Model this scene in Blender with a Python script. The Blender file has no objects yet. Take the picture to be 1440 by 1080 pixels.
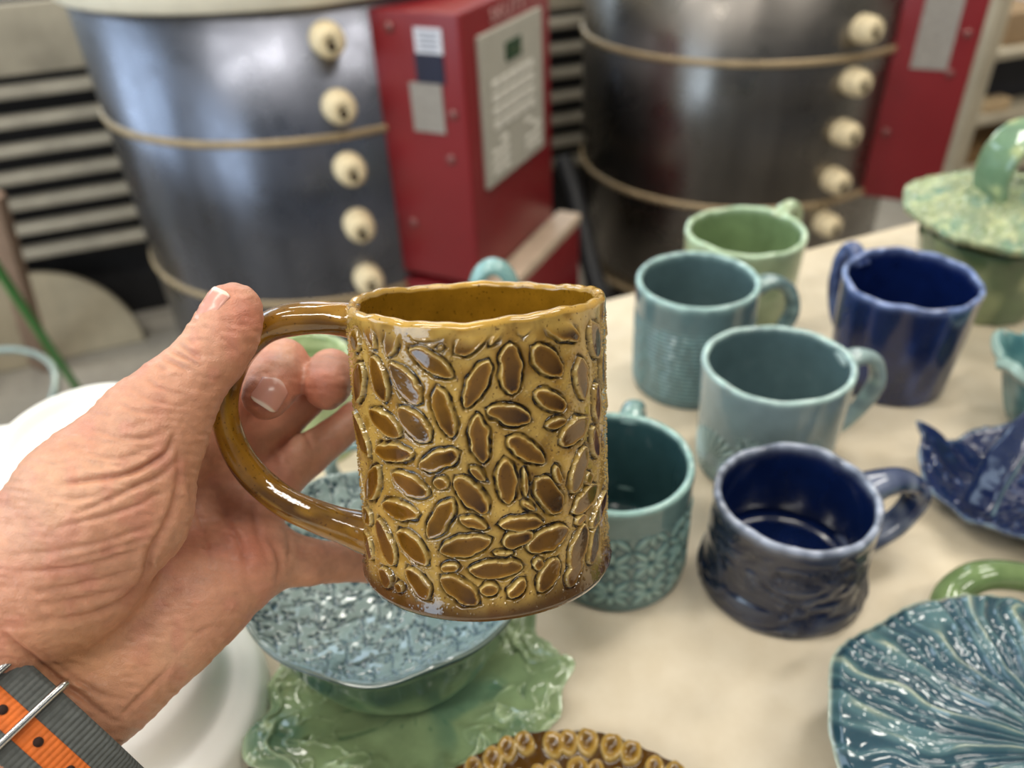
import bpy, math, random
import numpy as np
from mathutils import Matrix, Vector
PI = math.pi
rng = np.random.default_rng(11)
random.seed(5)
SC = bpy.context.scene
COL = SC.collection

# ------------------------------------------------------------------ camera
F_PX = 1110.0
PITCH = math.radians(36.0)
ROLL = math.radians(3.24)
ZC = 1.15                                  # lens height above the floor
TZ = ZC - 0.37                             # table top
CAM = np.array([0, 0, ZC])
_R0 = np.array([1., 0, 0]); _U0 = np.array([0, math.sin(PITCH), math.cos(PITCH)])
FW = np.array([0, math.cos(PITCH), -math.sin(PITCH)])
RT = math.cos(ROLL) * _R0 - math.sin(ROLL) * _U0
UP = math.sin(ROLL) * _R0 + math.cos(ROLL) * _U0

def ray(x, y):
    return FW + (x - 720) / F_PX * RT + (540 - y) / F_PX * UP
def at(x, y, k):                           # photo measurement -> metres, k = distance along the lens axis
    return CAM + k * ray(x, y)
def onz(x, y, z):
    v = ray(x, y); return CAM + v * ((z - ZC) / v[2])
def project(V):
    P = V - CAM; k = P @ FW
    return 720 + F_PX * (P @ RT) / k, 540 - F_PX * (P @ UP) / k, k

cd = bpy.data.cameras.new('camera'); cam = bpy.data.objects.new('camera', cd); COL.objects.link(cam)
M = Matrix(((RT[0], UP[0], -FW[0], 0), (RT[1], UP[1], -FW[1], 0), (RT[2], UP[2], -FW[2], ZC), (0, 0, 0, 1)))
cam.matrix_world = M
cd.sensor_width = 36; cd.lens = 36 * F_PX / 1440; cd.clip_start = 0.01
cd.dof.use_dof = True; cd.dof.focus_distance = 0.243; cd.dof.aperture_fstop = 7.6
SC.camera = cam
SC.view_settings.view_transform = 'Standard'; SC.view_settings.look = 'None'
SC.view_settings.exposure = 0.42; SC.view_settings.gamma = 1.0; SC.view_settings.use_curve_mapping = False
try:
    SC.cycles.use_denoising = True
    SC.cycles.max_bounces = 8
    SC.cycles.sample_clamp_indirect = 6
except Exception:
    pass

# ------------------------------------------------------------------ helpers
def lin(h):
    h = h.lstrip('#'); c = [int(h[i:i + 2], 16) / 255 for i in (0, 2, 4)]
    return np.array([x / 12.92 if x <= .04045 else ((x + .055) / 1.055) ** 2.4 for x in c])
def rgba(c):
    c = lin(c) if isinstance(c, str) else c
    return (float(c[0]), float(c[1]), float(c[2]), 1.0)
def smooth(a, b, x):
    t = np.clip((x - a) / (b - a), 0, 1); return t * t * (3 - 2 * t)
def mixc(a, b, t):
    return a + (b - a) * np.asarray(t)[..., None]

def setp(o, label=None, cat=None, group=None, kind=None):
    if label: o['label'] = label
    if cat: o['category'] = cat
    if group: o['group'] = group
    if kind: o['kind'] = kind
    return o
def thing(name, label, cat, loc=(0, 0, 0), group=None, rot=None):
    o = bpy.data.objects.new(name, None); COL.objects.link(o)
    if rot is not None:
        o.matrix_world = Matrix.Translation(Vector([float(v) for v in loc])) @ rot
    else:
        o.location = [float(v) for v in loc]
    o.empty_display_size = .02
    return setp(o, label, cat, group)

def mesh_data(name, V, F, mat, smooth_=True, col=None):
    V = np.asarray(V, dtype=np.float32).reshape(-1, 3)
    me = bpy.data.meshes.new(name)
    if isinstance(F, np.ndarray):
        n, k = F.shape
        me.vertices.add(len(V)); me.vertices.foreach_set('co', V.ravel())
        me.loops.add(n * k); me.loops.foreach_set('vertex_index', F.astype(np.int32).ravel())
        me.polygons.add(n)
        me.polygons.foreach_set('loop_start', np.arange(0, n * k, k, dtype=np.int32))
        try: me.polygons.foreach_set('loop_total', np.full(n, k, dtype=np.int32))
        except Exception: pass
        me.update(calc_edges=True)
    else:
        me.from_pydata([tuple(map(float, v)) for v in V], [], [tuple(int(i) for i in f) for f in F]); me.update()
    me.validate()
    me.polygons.foreach_set('use_smooth', np.full(len(me.polygons), bool(smooth_)))
    if col is not None:
        ca = me.color_attributes.new('col', 'FLOAT_COLOR', 'POINT')
        c4 = np.ones((len(V), 4), dtype=np.float32); c4[:, :3] = np.asarray(col, dtype=np.float32).reshape(-1, 3)
        ca.data.foreach_set('color', c4.ravel())
    if mat: me.materials.append(mat)
    return me

def obj(name, V, F, mat, parent=None, smooth_=True, col=None, local=False, loc=None):
    """V in world metres; stored relative to the parent thing's base (local=True: already local)."""
    V = np.asarray(V, dtype=float).reshape(-1, 3)
    if parent is not None and not local:
        bpy.context.view_layer.update()
        top = parent
        Mi = np.array(top.matrix_world.inverted())
        V = V @ Mi[:3, :3].T + Mi[:3, 3]
    elif parent is None and loc is not None:
        V = V - np.asarray(loc)
    me = mesh_data(name, V, F, mat, smooth_, col)
    o = bpy.data.objects.new(name, me); COL.objects.link(o)
    if parent is not None: o.parent = parent
    elif loc is not None: o.location = [float(v) for v in loc]
    return o

def gridf(nu, nv, cu=False, cv=False, flip=False):
    iu = np.arange(nu if cu else nu - 1); iv = np.arange(nv if cv else nv - 1)
    a, b = np.meshgrid(iu, iv, indexing='ij')
    a2 = (a + 1) % nu; b2 = (b + 1) % nv
    q = np.stack([a * nv + b, a2 * nv + b, a2 * nv + b2, a * nv + b2], -1).reshape(-1, 4)
    return q[:, ::-1].copy() if flip else q

class MB:
    """collects boxes / prisms / tubes / lathes and joins them into one mesh"""
    def __init__(s): s.v = []; s.f = []; s.n = 0
    def add(s, V, F):
        V = np.asarray(V, float).reshape(-1, 3)
        for f in F: s.f.append(tuple(int(i) + s.n for i in f))
        s.v.append(V); s.n += len(V); return s
    def box(s, c, sx, sy, sz, ax=(1, 0, 0), ay=(0, 1, 0), az=(0, 0, 1), bev=0.0):
        c = np.asarray(c, float); ax = np.asarray(ax, float); ay = np.asarray(ay, float); az = np.asarray(az, float)
        hx, hy, hz = sx / 2, sy / 2, sz / 2
        b = min(bev, hx * .9, hy * .9, hz * .9)
        if b <= 0:
            pts = [(x * hx, y * hy, z * hz) for z in (-1, 1) for y in (-1, 1) for x in (-1, 1)]
            F = [(0, 2, 3, 1), (4, 5, 7, 6), (0, 1, 5, 4), (2, 6, 7, 3), (0, 4, 6, 2), (1, 3, 7, 5)]
        else:
            ring = []
            for (qx, qy, a0) in ((1, 1, 0), (-1, 1, 90), (-1, -1, 180), (1, -1, 270)):
                for j in range(4):
                    a = math.radians(a0 + 30 * j); ring.append((qx * (hx - b), qy * (hy - b), math.cos(a), math.sin(a)))
            pts = []; lev = []
            for (z0, sg) in ((-hz + b, -1), (hz - b, 1)):
                for j in (range(3, -1, -1) if sg < 0 else range(4)):
                    e = math.radians(30 * j); lev.append((z0 + sg * b * math.sin(e), b * math.cos(e)))
            for (z, rr) in lev:
                for (x, y, ca, sa) in ring: pts.append((x + ca * rr, y + sa * rr, z))
            F = []
            m = len(ring)
            for l in range(len(lev) - 1):
                for j in range(m):
                    F.append((l * m + j, l * m + (j + 1) % m, (l + 1) * m + (j + 1) % m, (l + 1) * m + j))
            F.append(tuple(range(m - 1, -1, -1))); F.append(tuple((len(lev) - 1) * m + j for j in range(m)))
        P = np.array(pts)
        return s.add(c + P[:, :1] * ax + P[:, 1:2] * ay + P[:, 2:3] * az, F)
    def bar(s, a, b, w, t, up=(0, 0, 1), bev=.0):
        a = np.asarray(a, float); b = np.asarray(b, float); L = np.linalg.norm(b - a); x = (b - a) / L
        y = np.cross(up, x); y /= np.linalg.norm(y); z = np.cross(x, y)
        return s.box((a + b) / 2, L, w, t, x, y, z, bev)
    def tube(s, P, r, n=12, cap=True):
        V, F = tube(P, r, r, n=n, cap=cap); return s.add(V, F)
    def lathe(s, prof, n=32, c=(0, 0, 0), ax=(0, 0, 1)):
        ax = np.asarray(ax, float); ax /= np.linalg.norm(ax)
        e = np.cross(ax, (0, 0, 1.)) if abs(ax[2]) < .9 else np.cross(ax, (1., 0, 0)); e /= np.linalg.norm(e); g = np.cross(ax, e)
        th = np.arange(n) / n * 2 * PI
        pr = np.asarray(prof, float)
        V = np.asarray(c) + pr[None, :, 1:2] * ax + pr[None, :, 0:1] * (np.cos(th)[:, None, None] * e + np.sin(th)[:, None, None] * g)
        return s.add(V, gridf(n, len(pr), True))
    def build(s, name, mat, parent=None, smooth_=False, loc=None, kind=None):
        o = obj(name, np.concatenate(s.v), s.f, mat, parent, smooth_, loc=loc)
        if kind: o['kind'] = kind
        return o

def catmull(P, n):
    P = np.asarray(P, float)
    Q = np.concatenate([[2 * P[0] - P[1]], P, [2 * P[-1] - P[-2]]])
    m = len(P) - 1; t = np.linspace(0, m, n); i = np.minimum(t.astype(int), m - 1); u = (t - i)[:, None]
    p0, p1, p2, p3 = Q[i], Q[i + 1], Q[i + 2], Q[i + 3]
    return .5 * (2 * p1 + (p2 - p0) * u + (2 * p0 - 5 * p1 + 4 * p2 - p3) * u ** 2 + (3 * p1 - p0 - 3 * p2 + p3) * u ** 3)

def tube(P, w, t, b=None, n=16, cap=True, squareness=1.0):
    """sweep an ellipse (half widths w along b, t along the normal) on the path P"""
    P = np.asarray(P, float); N = len(P)
    T = np.gradient(P, axis=0); T /= np.linalg.norm(T, axis=1)[:, None]
    w = np.broadcast_to(w, (N,)); t = np.broadcast_to(t, (N,))
    if b is None:
        b0 = np.cross(T[0], (0, 0, 1.)) if abs(T[0][2]) < .9 else np.cross(T[0], (1., 0, 0))
        B = []; pb = b0 / np.linalg.norm(b0)
        for i in range(N):
            pb = pb - T[i] * (pb @ T[i]); pb = pb / np.linalg.norm(pb); B.append(pb)
        B = np.array(B)
    else:
        B = np.asarray(b, float)[None, :] - T * (T @ np.asarray(b, float))[:, None]
        B /= np.linalg.norm(B, axis=1)[:, None]
    Nn = np.cross(T, B)
    a = np.arange(n) / n * 2 * PI
    ca = np.sign(np.cos(a)) * np.abs(np.cos(a)) ** squareness; sa = np.sign(np.sin(a)) * np.abs(np.sin(a)) ** squareness
    V = P[:, None] + (w[:, None] * ca)[..., None] * B[:, None] + (t[:, None] * sa)[..., None] * Nn[:, None]
    F = [tuple(q) for q in gridf(N, n, False, True)]
    V = V.reshape(-1, 3)
    if cap:
        F.append(tuple(range(n))[::1]); F.append(tuple((N - 1) * n + j for j in range(n - 1, -1, -1)))
    return V, F

# value noise on arrays, for hand-made unevenness and relief
class VN:
    def __init__(s, seed): s.g = np.random.default_rng(seed).random((64, 64, 64)).astype(np.float32)
    def __call__(s, x, y, z=0.0):
        x, y, z = np.broadcast_arrays(x, y, z)
        i = [np.floor(q).astype(int) for q in (x, y, z)]; f = [q - np.floor(q) for q in (x, y, z)]
        f = [q * q * (3 - 2 * q) for q in f]; out = 0
        for a in (0, 1):
            for b in (0, 1):
                for c in (0, 1):
                    w = (f[0] if a else 1 - f[0]) * (f[1] if b else 1 - f[1]) * (f[2] if c else 1 - f[2])
                    out = out + w * s.g[(i[0] + a) % 64, (i[1] + b) % 64, (i[2] + c) % 64]
        return out * 2 - 1
vn = VN(3)

# ------------------------------------------------------------------ materials
def new_mat(name):
    m = bpy.data.materials.new(name); m.use_nodes = True
    nt = m.node_tree; b = nt.nodes['Principled BSDF']; return m, nt, b
def N(nt, typ, **kw):
    n = nt.nodes.new(typ)
    for k, v in kw.items():
        if k in n.inputs.keys(): n.inputs[k].default_value = v
        else: setattr(n, k, v)
    return n
def mixrgb(nt, fac, a, b, mode='MIX'):
    m = nt.nodes.new('ShaderNodeMix'); m.data_type = 'RGBA'; m.blend_type = mode
    for i, v in ((0, fac), (6, a), (7, b)):
        if hasattr(v, 'is_output'): nt.links.new(v, m.inputs[i])
        else: m.inputs[i].default_value = v
    return m.outputs[2]
def ramp(nt, src, stops):
    r = nt.nodes.new('ShaderNodeValToRGB'); nt.links.new(src, r.inputs[0])
    els = r.color_ramp.elements
    while len(els) < len(stops): els.new(.5)
    for e, (p, c) in zip(els, stops):
        e.position = p; e.color = rgba(c) if not isinstance(c, (int, float)) else (c, c, c, 1)
    return r.outputs[0]
def noise(nt, scale, detail=3, rough=.55, vec=None, stretch=None):
    n = N(nt, 'ShaderNodeTexNoise'); n.inputs['Scale'].default_value = scale; n.inputs['Detail'].default_value = detail; n.inputs['Roughness'].default_value = rough
    tc = nt.nodes.new('ShaderNodeTexCoord'); mp = nt.nodes.new('ShaderNodeMapping')
    nt.links.new(tc.outputs['Object'], mp.inputs[0]); nt.links.new(mp.outputs[0], n.inputs['Vector'])
    if stretch: mp.inputs['Scale'].default_value = stretch
    return n.outputs[0]
def bump(nt, bsdf, src, strength, dist):
    b = nt.nodes.new('ShaderNodeBump'); b.inputs['Strength'].default_value = strength; b.inputs['Distance'].default_value = dist
    nt.links.new(src, b.inputs['Height'])
    if bsdf.inputs['Normal'].links: nt.links.new(bsdf.inputs['Normal'].links[0].from_socket, b.inputs['Normal'])
    nt.links.new(b.outputs[0], bsdf.inputs['Normal'])
def plain(name, c, rough=.5, metal=0, var=.12, scale=30, bumpd=0, spec=.5, stretch=None):
    m, nt, b = new_mat(name)
    c = lin(c) if isinstance(c, str) else np.array(c)
    n = noise(nt, scale, 4, stretch=stretch)
    nt.links.new(ramp(nt, n, [(.3, c * (1 - var)), (.7, np.minimum(c * (1 + var), 1))]), b.inputs['Base Color'])
    b.inputs['Roughness'].default_value = rough; b.inputs['Metallic'].default_value = metal; b.inputs['Specular IOR Level'].default_value = spec
    if bumpd: bump(nt, b, n, .6, bumpd)
    return m
def glaze(name, rough=.07, var=.18, scale=60, speck=None, wob=.00025, wobscale=120):
    """glossy pottery glaze: colour is stored on the mesh (thin on ridges, pooled in hollows) with mottling"""
    m, nt, b = new_mat(name)
    a = N(nt, 'ShaderNodeVertexColor'); a.layer_name = 'col'
    n = noise(nt, scale, 5, .6)
    c = mixrgb(nt, 1.0, a.outputs[0], ramp(nt, n, [(.3, 1 - var), (.7, 1 + var)]), 'MULTIPLY')
    if speck:
        v = N(nt, 'ShaderNodeTexNoise'); v.inputs['Scale'].default_value = 900; v.inputs['Detail'].default_value = 1
        tc = nt.nodes.new('ShaderNodeTexCoord'); nt.links.new(tc.outputs['Object'], v.inputs['Vector'])
        c = mixrgb(nt, ramp(nt, v.outputs[0], [(.66, 0.0), (.74, .75)]), c, rgba(speck))
    nt.links.new(c, b.inputs['Base Color'])
    b.inputs['Roughness'].default_value = rough; b.inputs['IOR'].default_value = 1.55
    b.inputs['Coat Weight'].default_value = .35; b.inputs['Coat Roughness'].default_value = .03
    bump(nt, b, noise(nt, wobscale, 2), .5, wob)
    return m

M_amber = glaze('amber_glaze', .06, .22, 90, speck='#4a2d08', wob=.0003, wobscale=260)
M_teal = glaze('teal_glaze', .1, .12, 60)
M_navy = glaze('navy_glaze', .17, .2, 80, wob=.0004, wobscale=140)
M_green = glaze('green_glaze', .09, .22, 45)
M_plaster = plain('white_plaster', '#f4f2ec', .75, var=.03, scale=20, bumpd=.0004, spec=.3)
M_steel_a = None

# ------------------------------------------------------------------ the room
A17 = math.radians(17)
EX = np.array([math.cos(A17), math.sin(A17), 0]); EY = np.array([-math.sin(A17), math.cos(A17), 0]); EZ = np.array([0, 0, 1.])
K1C = np.array([-.3619, 1.5936, 0]); K2C = np.array([.560, 1.865, 0])
def room(u, v, z): return K1C + EX * u + EY * v + EZ * z       # u along the kiln row, v towards the back wall

def m_floor():
    m, nt, b = new_mat('concrete_floor')
    n = noise(nt, 3, 6, .65); n2 = noise(nt, 40, 4)
    c = ramp(nt, n, [(.3, '#8d867b'), (.7, '#aaa397')])
    nt.links.new(mixrgb(nt, .25, c, ramp(nt, n2, [(.3, '#7d766c'), (.7, '#b9b2a6')])), b.inputs['Base Color'])
    b.inputs['Roughness'].default_value = .6; bump(nt, b, n2, .2, .002); return m
M_wall = plain('painted_block_wall', '#b9b4a8', .8, var=.06, scale=4)
M_wallb = plain('back_block_wall', '#d6d4cc', .8, var=.05, scale=4)
M_ceil = plain('ceiling_paint', '#d9d7d0', .9, var=.03, scale=3)
RU0, RU1, RV0, RV1, RZ = -3.2, 4.2, -4.6, 2.6, 3.2
def struct(o): o['kind'] = 'structure'; return o
uc, vc = (RU0 + RU1) / 2, (RV0 + RV1) / 2
struct(MB().box(room(uc, vc, -.05), RU1 - RU0 + .2, RV1 - RV0 + .2, .1, EX, EY).build('floor', m_floor()))
struct(MB().box(room(uc, vc, RZ + .05), RU1 - RU0 + .2, RV1 - RV0 + .2, .1, EX, EY).build('ceiling', M_ceil))
def wall(name, p0, p1, holes, mat, out):
    """box wall from p0 to p1 (floor points), with rectangular openings (s0, s1, z0, z1)"""
    d = p1 - p0; L = np.linalg.norm(d); d = d / L
    mb = MB(); xs = sorted({0, L} | {h[0] for h in holes} | {h[1] for h in holes})
    for a, b in zip(xs[:-1], xs[1:]):
        hs = [h for h in holes if h[0] <= a + 1e-6 and h[1] >= b - 1e-6]
        zs = [(0, RZ)] if not hs else [(0, hs[0][2]), (hs[0][3], RZ)]
        for z0, z1 in zs:
            if z1 - z0 > .01: mb.box(p0 + d * (a + b) / 2 + out * .06 + EZ * (z0 + z1) / 2, b - a, .12, z1 - z0, d, out)
    return struct(mb.build(name, mat))
wall('wall_back', room(RU0, RV1, 0), room(RU1, RV1, 0), [(.5, 2.3, 1.5, 2.8), (3.2, 5.0, 1.5, 2.8)], M_wallb, EY)
wall('wall_left', room(RU0, RV0, 0), room(RU0, RV1, 0), [(1.2, 3.0, .9, 2.7), (3.9, 5.9, .9, 2.7)], M_wall, -EX)
wall('wall_right', room(RU1, RV0, 0), room(RU1, RV1, 0), [], M_wall, EX)
wall('wall_front', room(RU0, RV0, 0), room(RU1, RV0, 0), [], plain('front_wall_paint', '#7f838c', .8, var=.08, scale=4), -EY)
# glazed windows with frames
M_frame = plain('window_frame_paint', '#d8d8d4', .5)
mg, nt, b = new_mat('window_glass'); b.inputs['Transmission Weight'].default_value = 1; b.inputs['Roughness'].default_value = 0; b.inputs['IOR'].default_value = 1.02
def window(i, p, d, out, s0, s1, z0, z1):
    mb = MB(); c = lambda s, z: p + d * s + EZ * z + out * .05
    for s in (s0, (s0 + s1) / 2, s1): mb.box(c(s, (z0 + z1) / 2), .05, .08, z1 - z0, d, out)
    for z in (z0, z1): mb.box(c((s0 + s1) / 2, z), s1 - s0, .08, .05, d, out)
    fr = struct(mb.build('window_%d' % i, M_frame))
    return fr
W = [(room(RU0, RV1, 0), EX, EY, .5, 2.3, 1.5, 2.8), (room(RU0, RV1, 0), EX, EY, 3.2, 5.0, 1.5, 2.8),
     (room(RU0, RV0, 0), EY, -EX, 1.2, 3.0, .9, 2.7), (room(RU0, RV0, 0), EY, -EX, 3.9, 5.9, .9, 2.7)]
def area(name, c, nrm, sx, sy, power, colr, xaxis):
    l = bpy.data.lights.new(name, 'AREA'); l.shape = 'RECTANGLE'; l.size = sx; l.size_y = sy; l.energy = power; l.color = colr
    o = bpy.data.objects.new(name, l); COL.objects.link(o)
    z = -np.asarray(nrm, float); x = np.asarray(xaxis, float); y = np.cross(z, x)
    o.matrix_world = Matrix(((x[0], y[0], z[0], c[0]), (x[1], y[1], z[1], c[1]), (x[2], y[2], z[2], c[2]), (0, 0, 0, 1)))
    return o
SKY = (.70, .86, 1.0)
POW = [15, 15, 24, 20]
for i, (w, pw) in enumerate(zip(W, POW)):
    window(i + 1, *w)
    p, d, out, s0, s1, z0, z1 = w
    area('window_daylight', p + d * (s0 + s1) / 2 + EZ * (z0 + z1) / 2 - out * .03, -out, s1 - s0 - .1, z1 - z0 - .1, pw, SKY, d)
# fluorescent ceiling lamps
for (u, v) in ((-1.3, -.9), (1.3, -.9), (-.9, -2.5), (1.1, -2.5), (-2.2, -2.2), (.1, .7), (2.2, .7)):
    area('ceiling_lamp', room(u, v, RZ - .12), (0, 0, -1), 1.2, .28, 18, (1.0, .95, .86), EX)
wd = bpy.data.worlds.new('sky'); SC.world = wd; wd.use_nodes = True
wd.node_tree.nodes['Background'].inputs[0].default_value = (.6, .78, 1, 1); wd.node_tree.nodes['Background'].inputs[1].default_value = .8

# ------------------------------------------------------------------ work table
A20 = math.radians(20)
TX = np.array([math.cos(A20), math.sin(A20), 0]); TY = np.array([math.sin(A20), -math.cos(A20), 0])
T0 = np.array([.097, .637, 0])
def m_table():
    m, nt, b = new_mat('cream_table_laminate')
    n = noise(nt, 5, 5, .6); n2 = noise(nt, 60, 3)
    c = ramp(nt, n, [(.3, '#cfc0a6'), (.7, '#dccfb8')])
    nt.links.new(mixrgb(nt, .2, c, ramp(nt, n2, [(.35, '#bfae92'), (.7, '#e3d8c4')])), b.inputs['Base Color'])
    b.inputs['Roughness'].default_value = .38; b.inputs['Specular IOR Level'].default_value = .4; bump(nt, b, n2, .1, .0006); return m
tc_ = T0 + TX * .15 + TY * .45
tab = thing('work_table', 'cream-topped work table carrying all the glazed pottery', 'table', (tc_[0], tc_[1], 0))
MB().box(tc_ + EZ * (TZ - .015), 2.3, .9, .03, TX, TY, EZ, .004).build('tabletop', m_table(), tab)
M_leg = plain('table_leg_steel', '#5d5f60', .4, .8)
for su in (-1.05, 1.05):
    for sv in (-.4, .4):
        MB().box(tc_ + TX * su + TY * sv + EZ * (TZ - .03) / 2, .04, .04, TZ - .03, TX, TY).build('leg', M_leg, tab)
MB().box(tc_ - TY * .4 + EZ * (TZ - .07), 2.06, .02, .08, TX, TY).build('apron', M_leg, tab)

# ------------------------------------------------------------------ pottery
def mug_profile(rt, rb, h, t, n_out, n_in=60, bulge=None, foot=0.0):
    prof = [(0.0005, .0015), (rb * .55, .001), (rb * .8, 0.0), (rb * .93, 0.0)]
    part = [0] * len(prof); s = []
    z = np.linspace(.0025, h - t / 2, n_out)
    q = z / h
    r = rb + (rt - rb) * q + (bulge(q) if bulge else 0) + foot * np.exp(-(z / .006) ** 2)
    for a in (0, 45): 
        a = math.radians(a); prof.append((r[0] - .0025 + .0025 * math.sin(a), .0025 - .0025 * math.cos(a))); part.append(0)
    prof += list(zip(r, z)); part += [1] * n_out
    rr = r[-1] - t / 2
    for a in np.linspace(0, PI, 15)[1:-1]: prof.append((rr + t / 2 * math.cos(a), h - t / 2 + t / 2 * math.sin(a))); part.append(2)
    zi = np.linspace(h - t / 2, .011, n_in); ri = np.interp(zi, z, r) - t
    ri = ri - foot * np.exp(-(zi / .006) ** 2)
    prof += list(zip(ri, zi)); part += [3] * n_in
    for a in np.linspace(0, PI / 2, 7)[1:]: prof.append((ri[-1] - .005 + .005 * math.cos(a), .011 - .005 * math.sin(a))); part.append(3)
    for k in (.6, .3, .001): prof.append((ri[-1] * k, .006)); part.append(3)
    return np.array(prof), np.array(part)

def lathe_mug(prof, part, nth, relief=None, warp=None):
    """returns V (nth, M, 3) in local metres and theta / z arrays; relief(theta, z, part) -> height along the wall normal"""
    th = (np.arange(nth) / nth * 2 * PI)[:, None]
    r = prof[None, :, 0]; z = prof[None, :, 1]
    T = np.gradient(prof, axis=0); T /= np.maximum(np.linalg.norm(T, axis=1), 1e-9)[:, None]
    nr, nz = T[:, 1], -T[:, 0]
    h = relief if relief is not None else np.zeros((nth, len(prof)))
    rr = r + h * nr; zz = z + h * nz
    V = np.stack([rr * np.cos(th), rr * np.sin(th), zz + 0 * th], -1)
    if warp is not None: V = warp(V, th, part)
    return V

def wobble(amp, seed, rim=0.0):
    def f(V, th, part):
        z = V[..., 2]
        k = 1 + amp * (.45 * np.sin(2 * th + seed) + .3 * np.sin(3 * th + 2 * seed + z * 25) + .18 * np.sin(5 * th + seed * 3 + z * 40))
        V = V.copy(); V[..., 0] *= k; V[..., 1] *= k
        if rim:
            h = z.max(); V[..., 2] += rim * (z / h) ** 3 * (.5 * np.sin(2 * th + seed * 3) + .3 * np.sin(5 * th + seed) + .25 * np.sin(11 * th + seed * 2))
        return V
    return f

def handle(root, az, pts, w, t, mat, colf, flare=1.35, n=20, tilt=0.0, bumps=None, squareness=.85):
    """handle in the mug's frame; pts = (r, z) out and back to the wall"""
    e = np.array([math.cos(az), math.sin(az), 0]); b = np.array([-math.sin(az), math.cos(az), 0])
    P2 = catmull(np.array(pts), 70)
    P = P2[:, :1] * e + P2[:, 1:2] * EZ + (np.linspace(0, tilt, 70))[:, None] * b
    u = np.linspace(0, 1, 70); fl = 1 + (flare - 1) * (np.exp(-(u / .09) ** 2) + np.exp(-((1 - u) / .09) ** 2))
    ww = w * fl * (1 + .05 * np.sin(u * 17)); tt = t * fl
    V, F = tube(P, ww, tt, b, n, squareness=squareness)
    V = V + .0005 * np.stack([vn(V[:, 0] * 110, V[:, 1] * 110, V[:, 2] * 110 + q * 9) for q in range(3)], -1)
    if bumps: V = bumps(V)
    c = colf(V)
    return obj('handle', V, F, mat, root, True, c, local=True)

def mug(name, label, px, rt, rb, h, t, pal, mat, az, hpts, hw, ht, relief=None, nth=240, n_out=110, bulge=None, warp=None, foot=0, group='glazed mugs standing on the table', xy=None, tilt=0.0, hflare=1.35, rimw=None):
    c = onz(px[0], px[1], TZ + h) if xy is None else np.array([xy[0], xy[1], 0])
    root = thing(name, label, 'mug', (c[0], c[1], TZ), group)
    prof, part = mug_profile(rt, rb, h, t, n_out, bulge=bulge, foot=foot)
    th = (np.arange(nth) / nth * 2 * PI)[:, None]; z = prof[None, :, 1] + 0 * th
    out = (part == 1)[None, :]
    hh = np.zeros((nth, len(prof)))
    if relief is not None:
        hh = np.where(out, relief(th + 0 * z, z), 0) * smooth(h, h - .006, z)
    V = lathe_mug(prof, part, nth, hh, warp)
    C = np.empty(V.shape)
    C[:] = pal['out']
    if relief is not None:
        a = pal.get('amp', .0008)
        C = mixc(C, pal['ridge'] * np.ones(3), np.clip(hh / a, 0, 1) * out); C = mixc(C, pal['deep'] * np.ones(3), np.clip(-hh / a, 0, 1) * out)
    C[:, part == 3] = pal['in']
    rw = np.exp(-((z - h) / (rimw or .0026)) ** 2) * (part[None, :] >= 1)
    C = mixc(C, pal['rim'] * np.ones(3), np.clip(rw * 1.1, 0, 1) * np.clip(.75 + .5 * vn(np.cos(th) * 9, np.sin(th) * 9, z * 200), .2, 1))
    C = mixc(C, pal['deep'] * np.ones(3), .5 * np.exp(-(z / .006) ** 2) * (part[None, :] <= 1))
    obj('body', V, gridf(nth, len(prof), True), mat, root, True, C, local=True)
    def colf(Vh):
        return mixc(np.tile(pal.get('hand', pal['out']), (len(Vh), 1)), pal['rim'] * np.ones(3), np.clip(.25 + .5 * vn(Vh[:, 0] * 160, Vh[:, 1] * 160, Vh[:, 2] * 160), 0, .6))
    handle(root, az, hpts, hw, ht, mat, colf, tilt=tilt, flare=hflare)
    return root

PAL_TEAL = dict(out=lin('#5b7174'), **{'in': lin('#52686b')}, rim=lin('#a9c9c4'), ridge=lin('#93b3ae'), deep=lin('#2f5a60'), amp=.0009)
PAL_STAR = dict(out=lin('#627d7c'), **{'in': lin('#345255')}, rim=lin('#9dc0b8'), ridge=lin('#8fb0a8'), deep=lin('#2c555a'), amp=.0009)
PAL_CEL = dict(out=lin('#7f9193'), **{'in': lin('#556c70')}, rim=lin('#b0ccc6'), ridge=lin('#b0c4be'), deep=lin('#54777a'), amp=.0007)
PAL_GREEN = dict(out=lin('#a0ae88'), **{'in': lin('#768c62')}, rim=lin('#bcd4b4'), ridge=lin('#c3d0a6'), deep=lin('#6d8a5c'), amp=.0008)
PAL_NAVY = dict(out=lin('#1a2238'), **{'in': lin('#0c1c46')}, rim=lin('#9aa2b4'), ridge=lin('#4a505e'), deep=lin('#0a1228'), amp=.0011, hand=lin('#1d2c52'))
PAL_BLUE = dict(out=lin('#101f4a'), **{'in': lin('#0b1a48')}, rim=lin('#7d90c0'), ridge=lin('#2b4686'), deep=lin('#0b1638'), amp=.001, hand=lin('#182a5e'))

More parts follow.
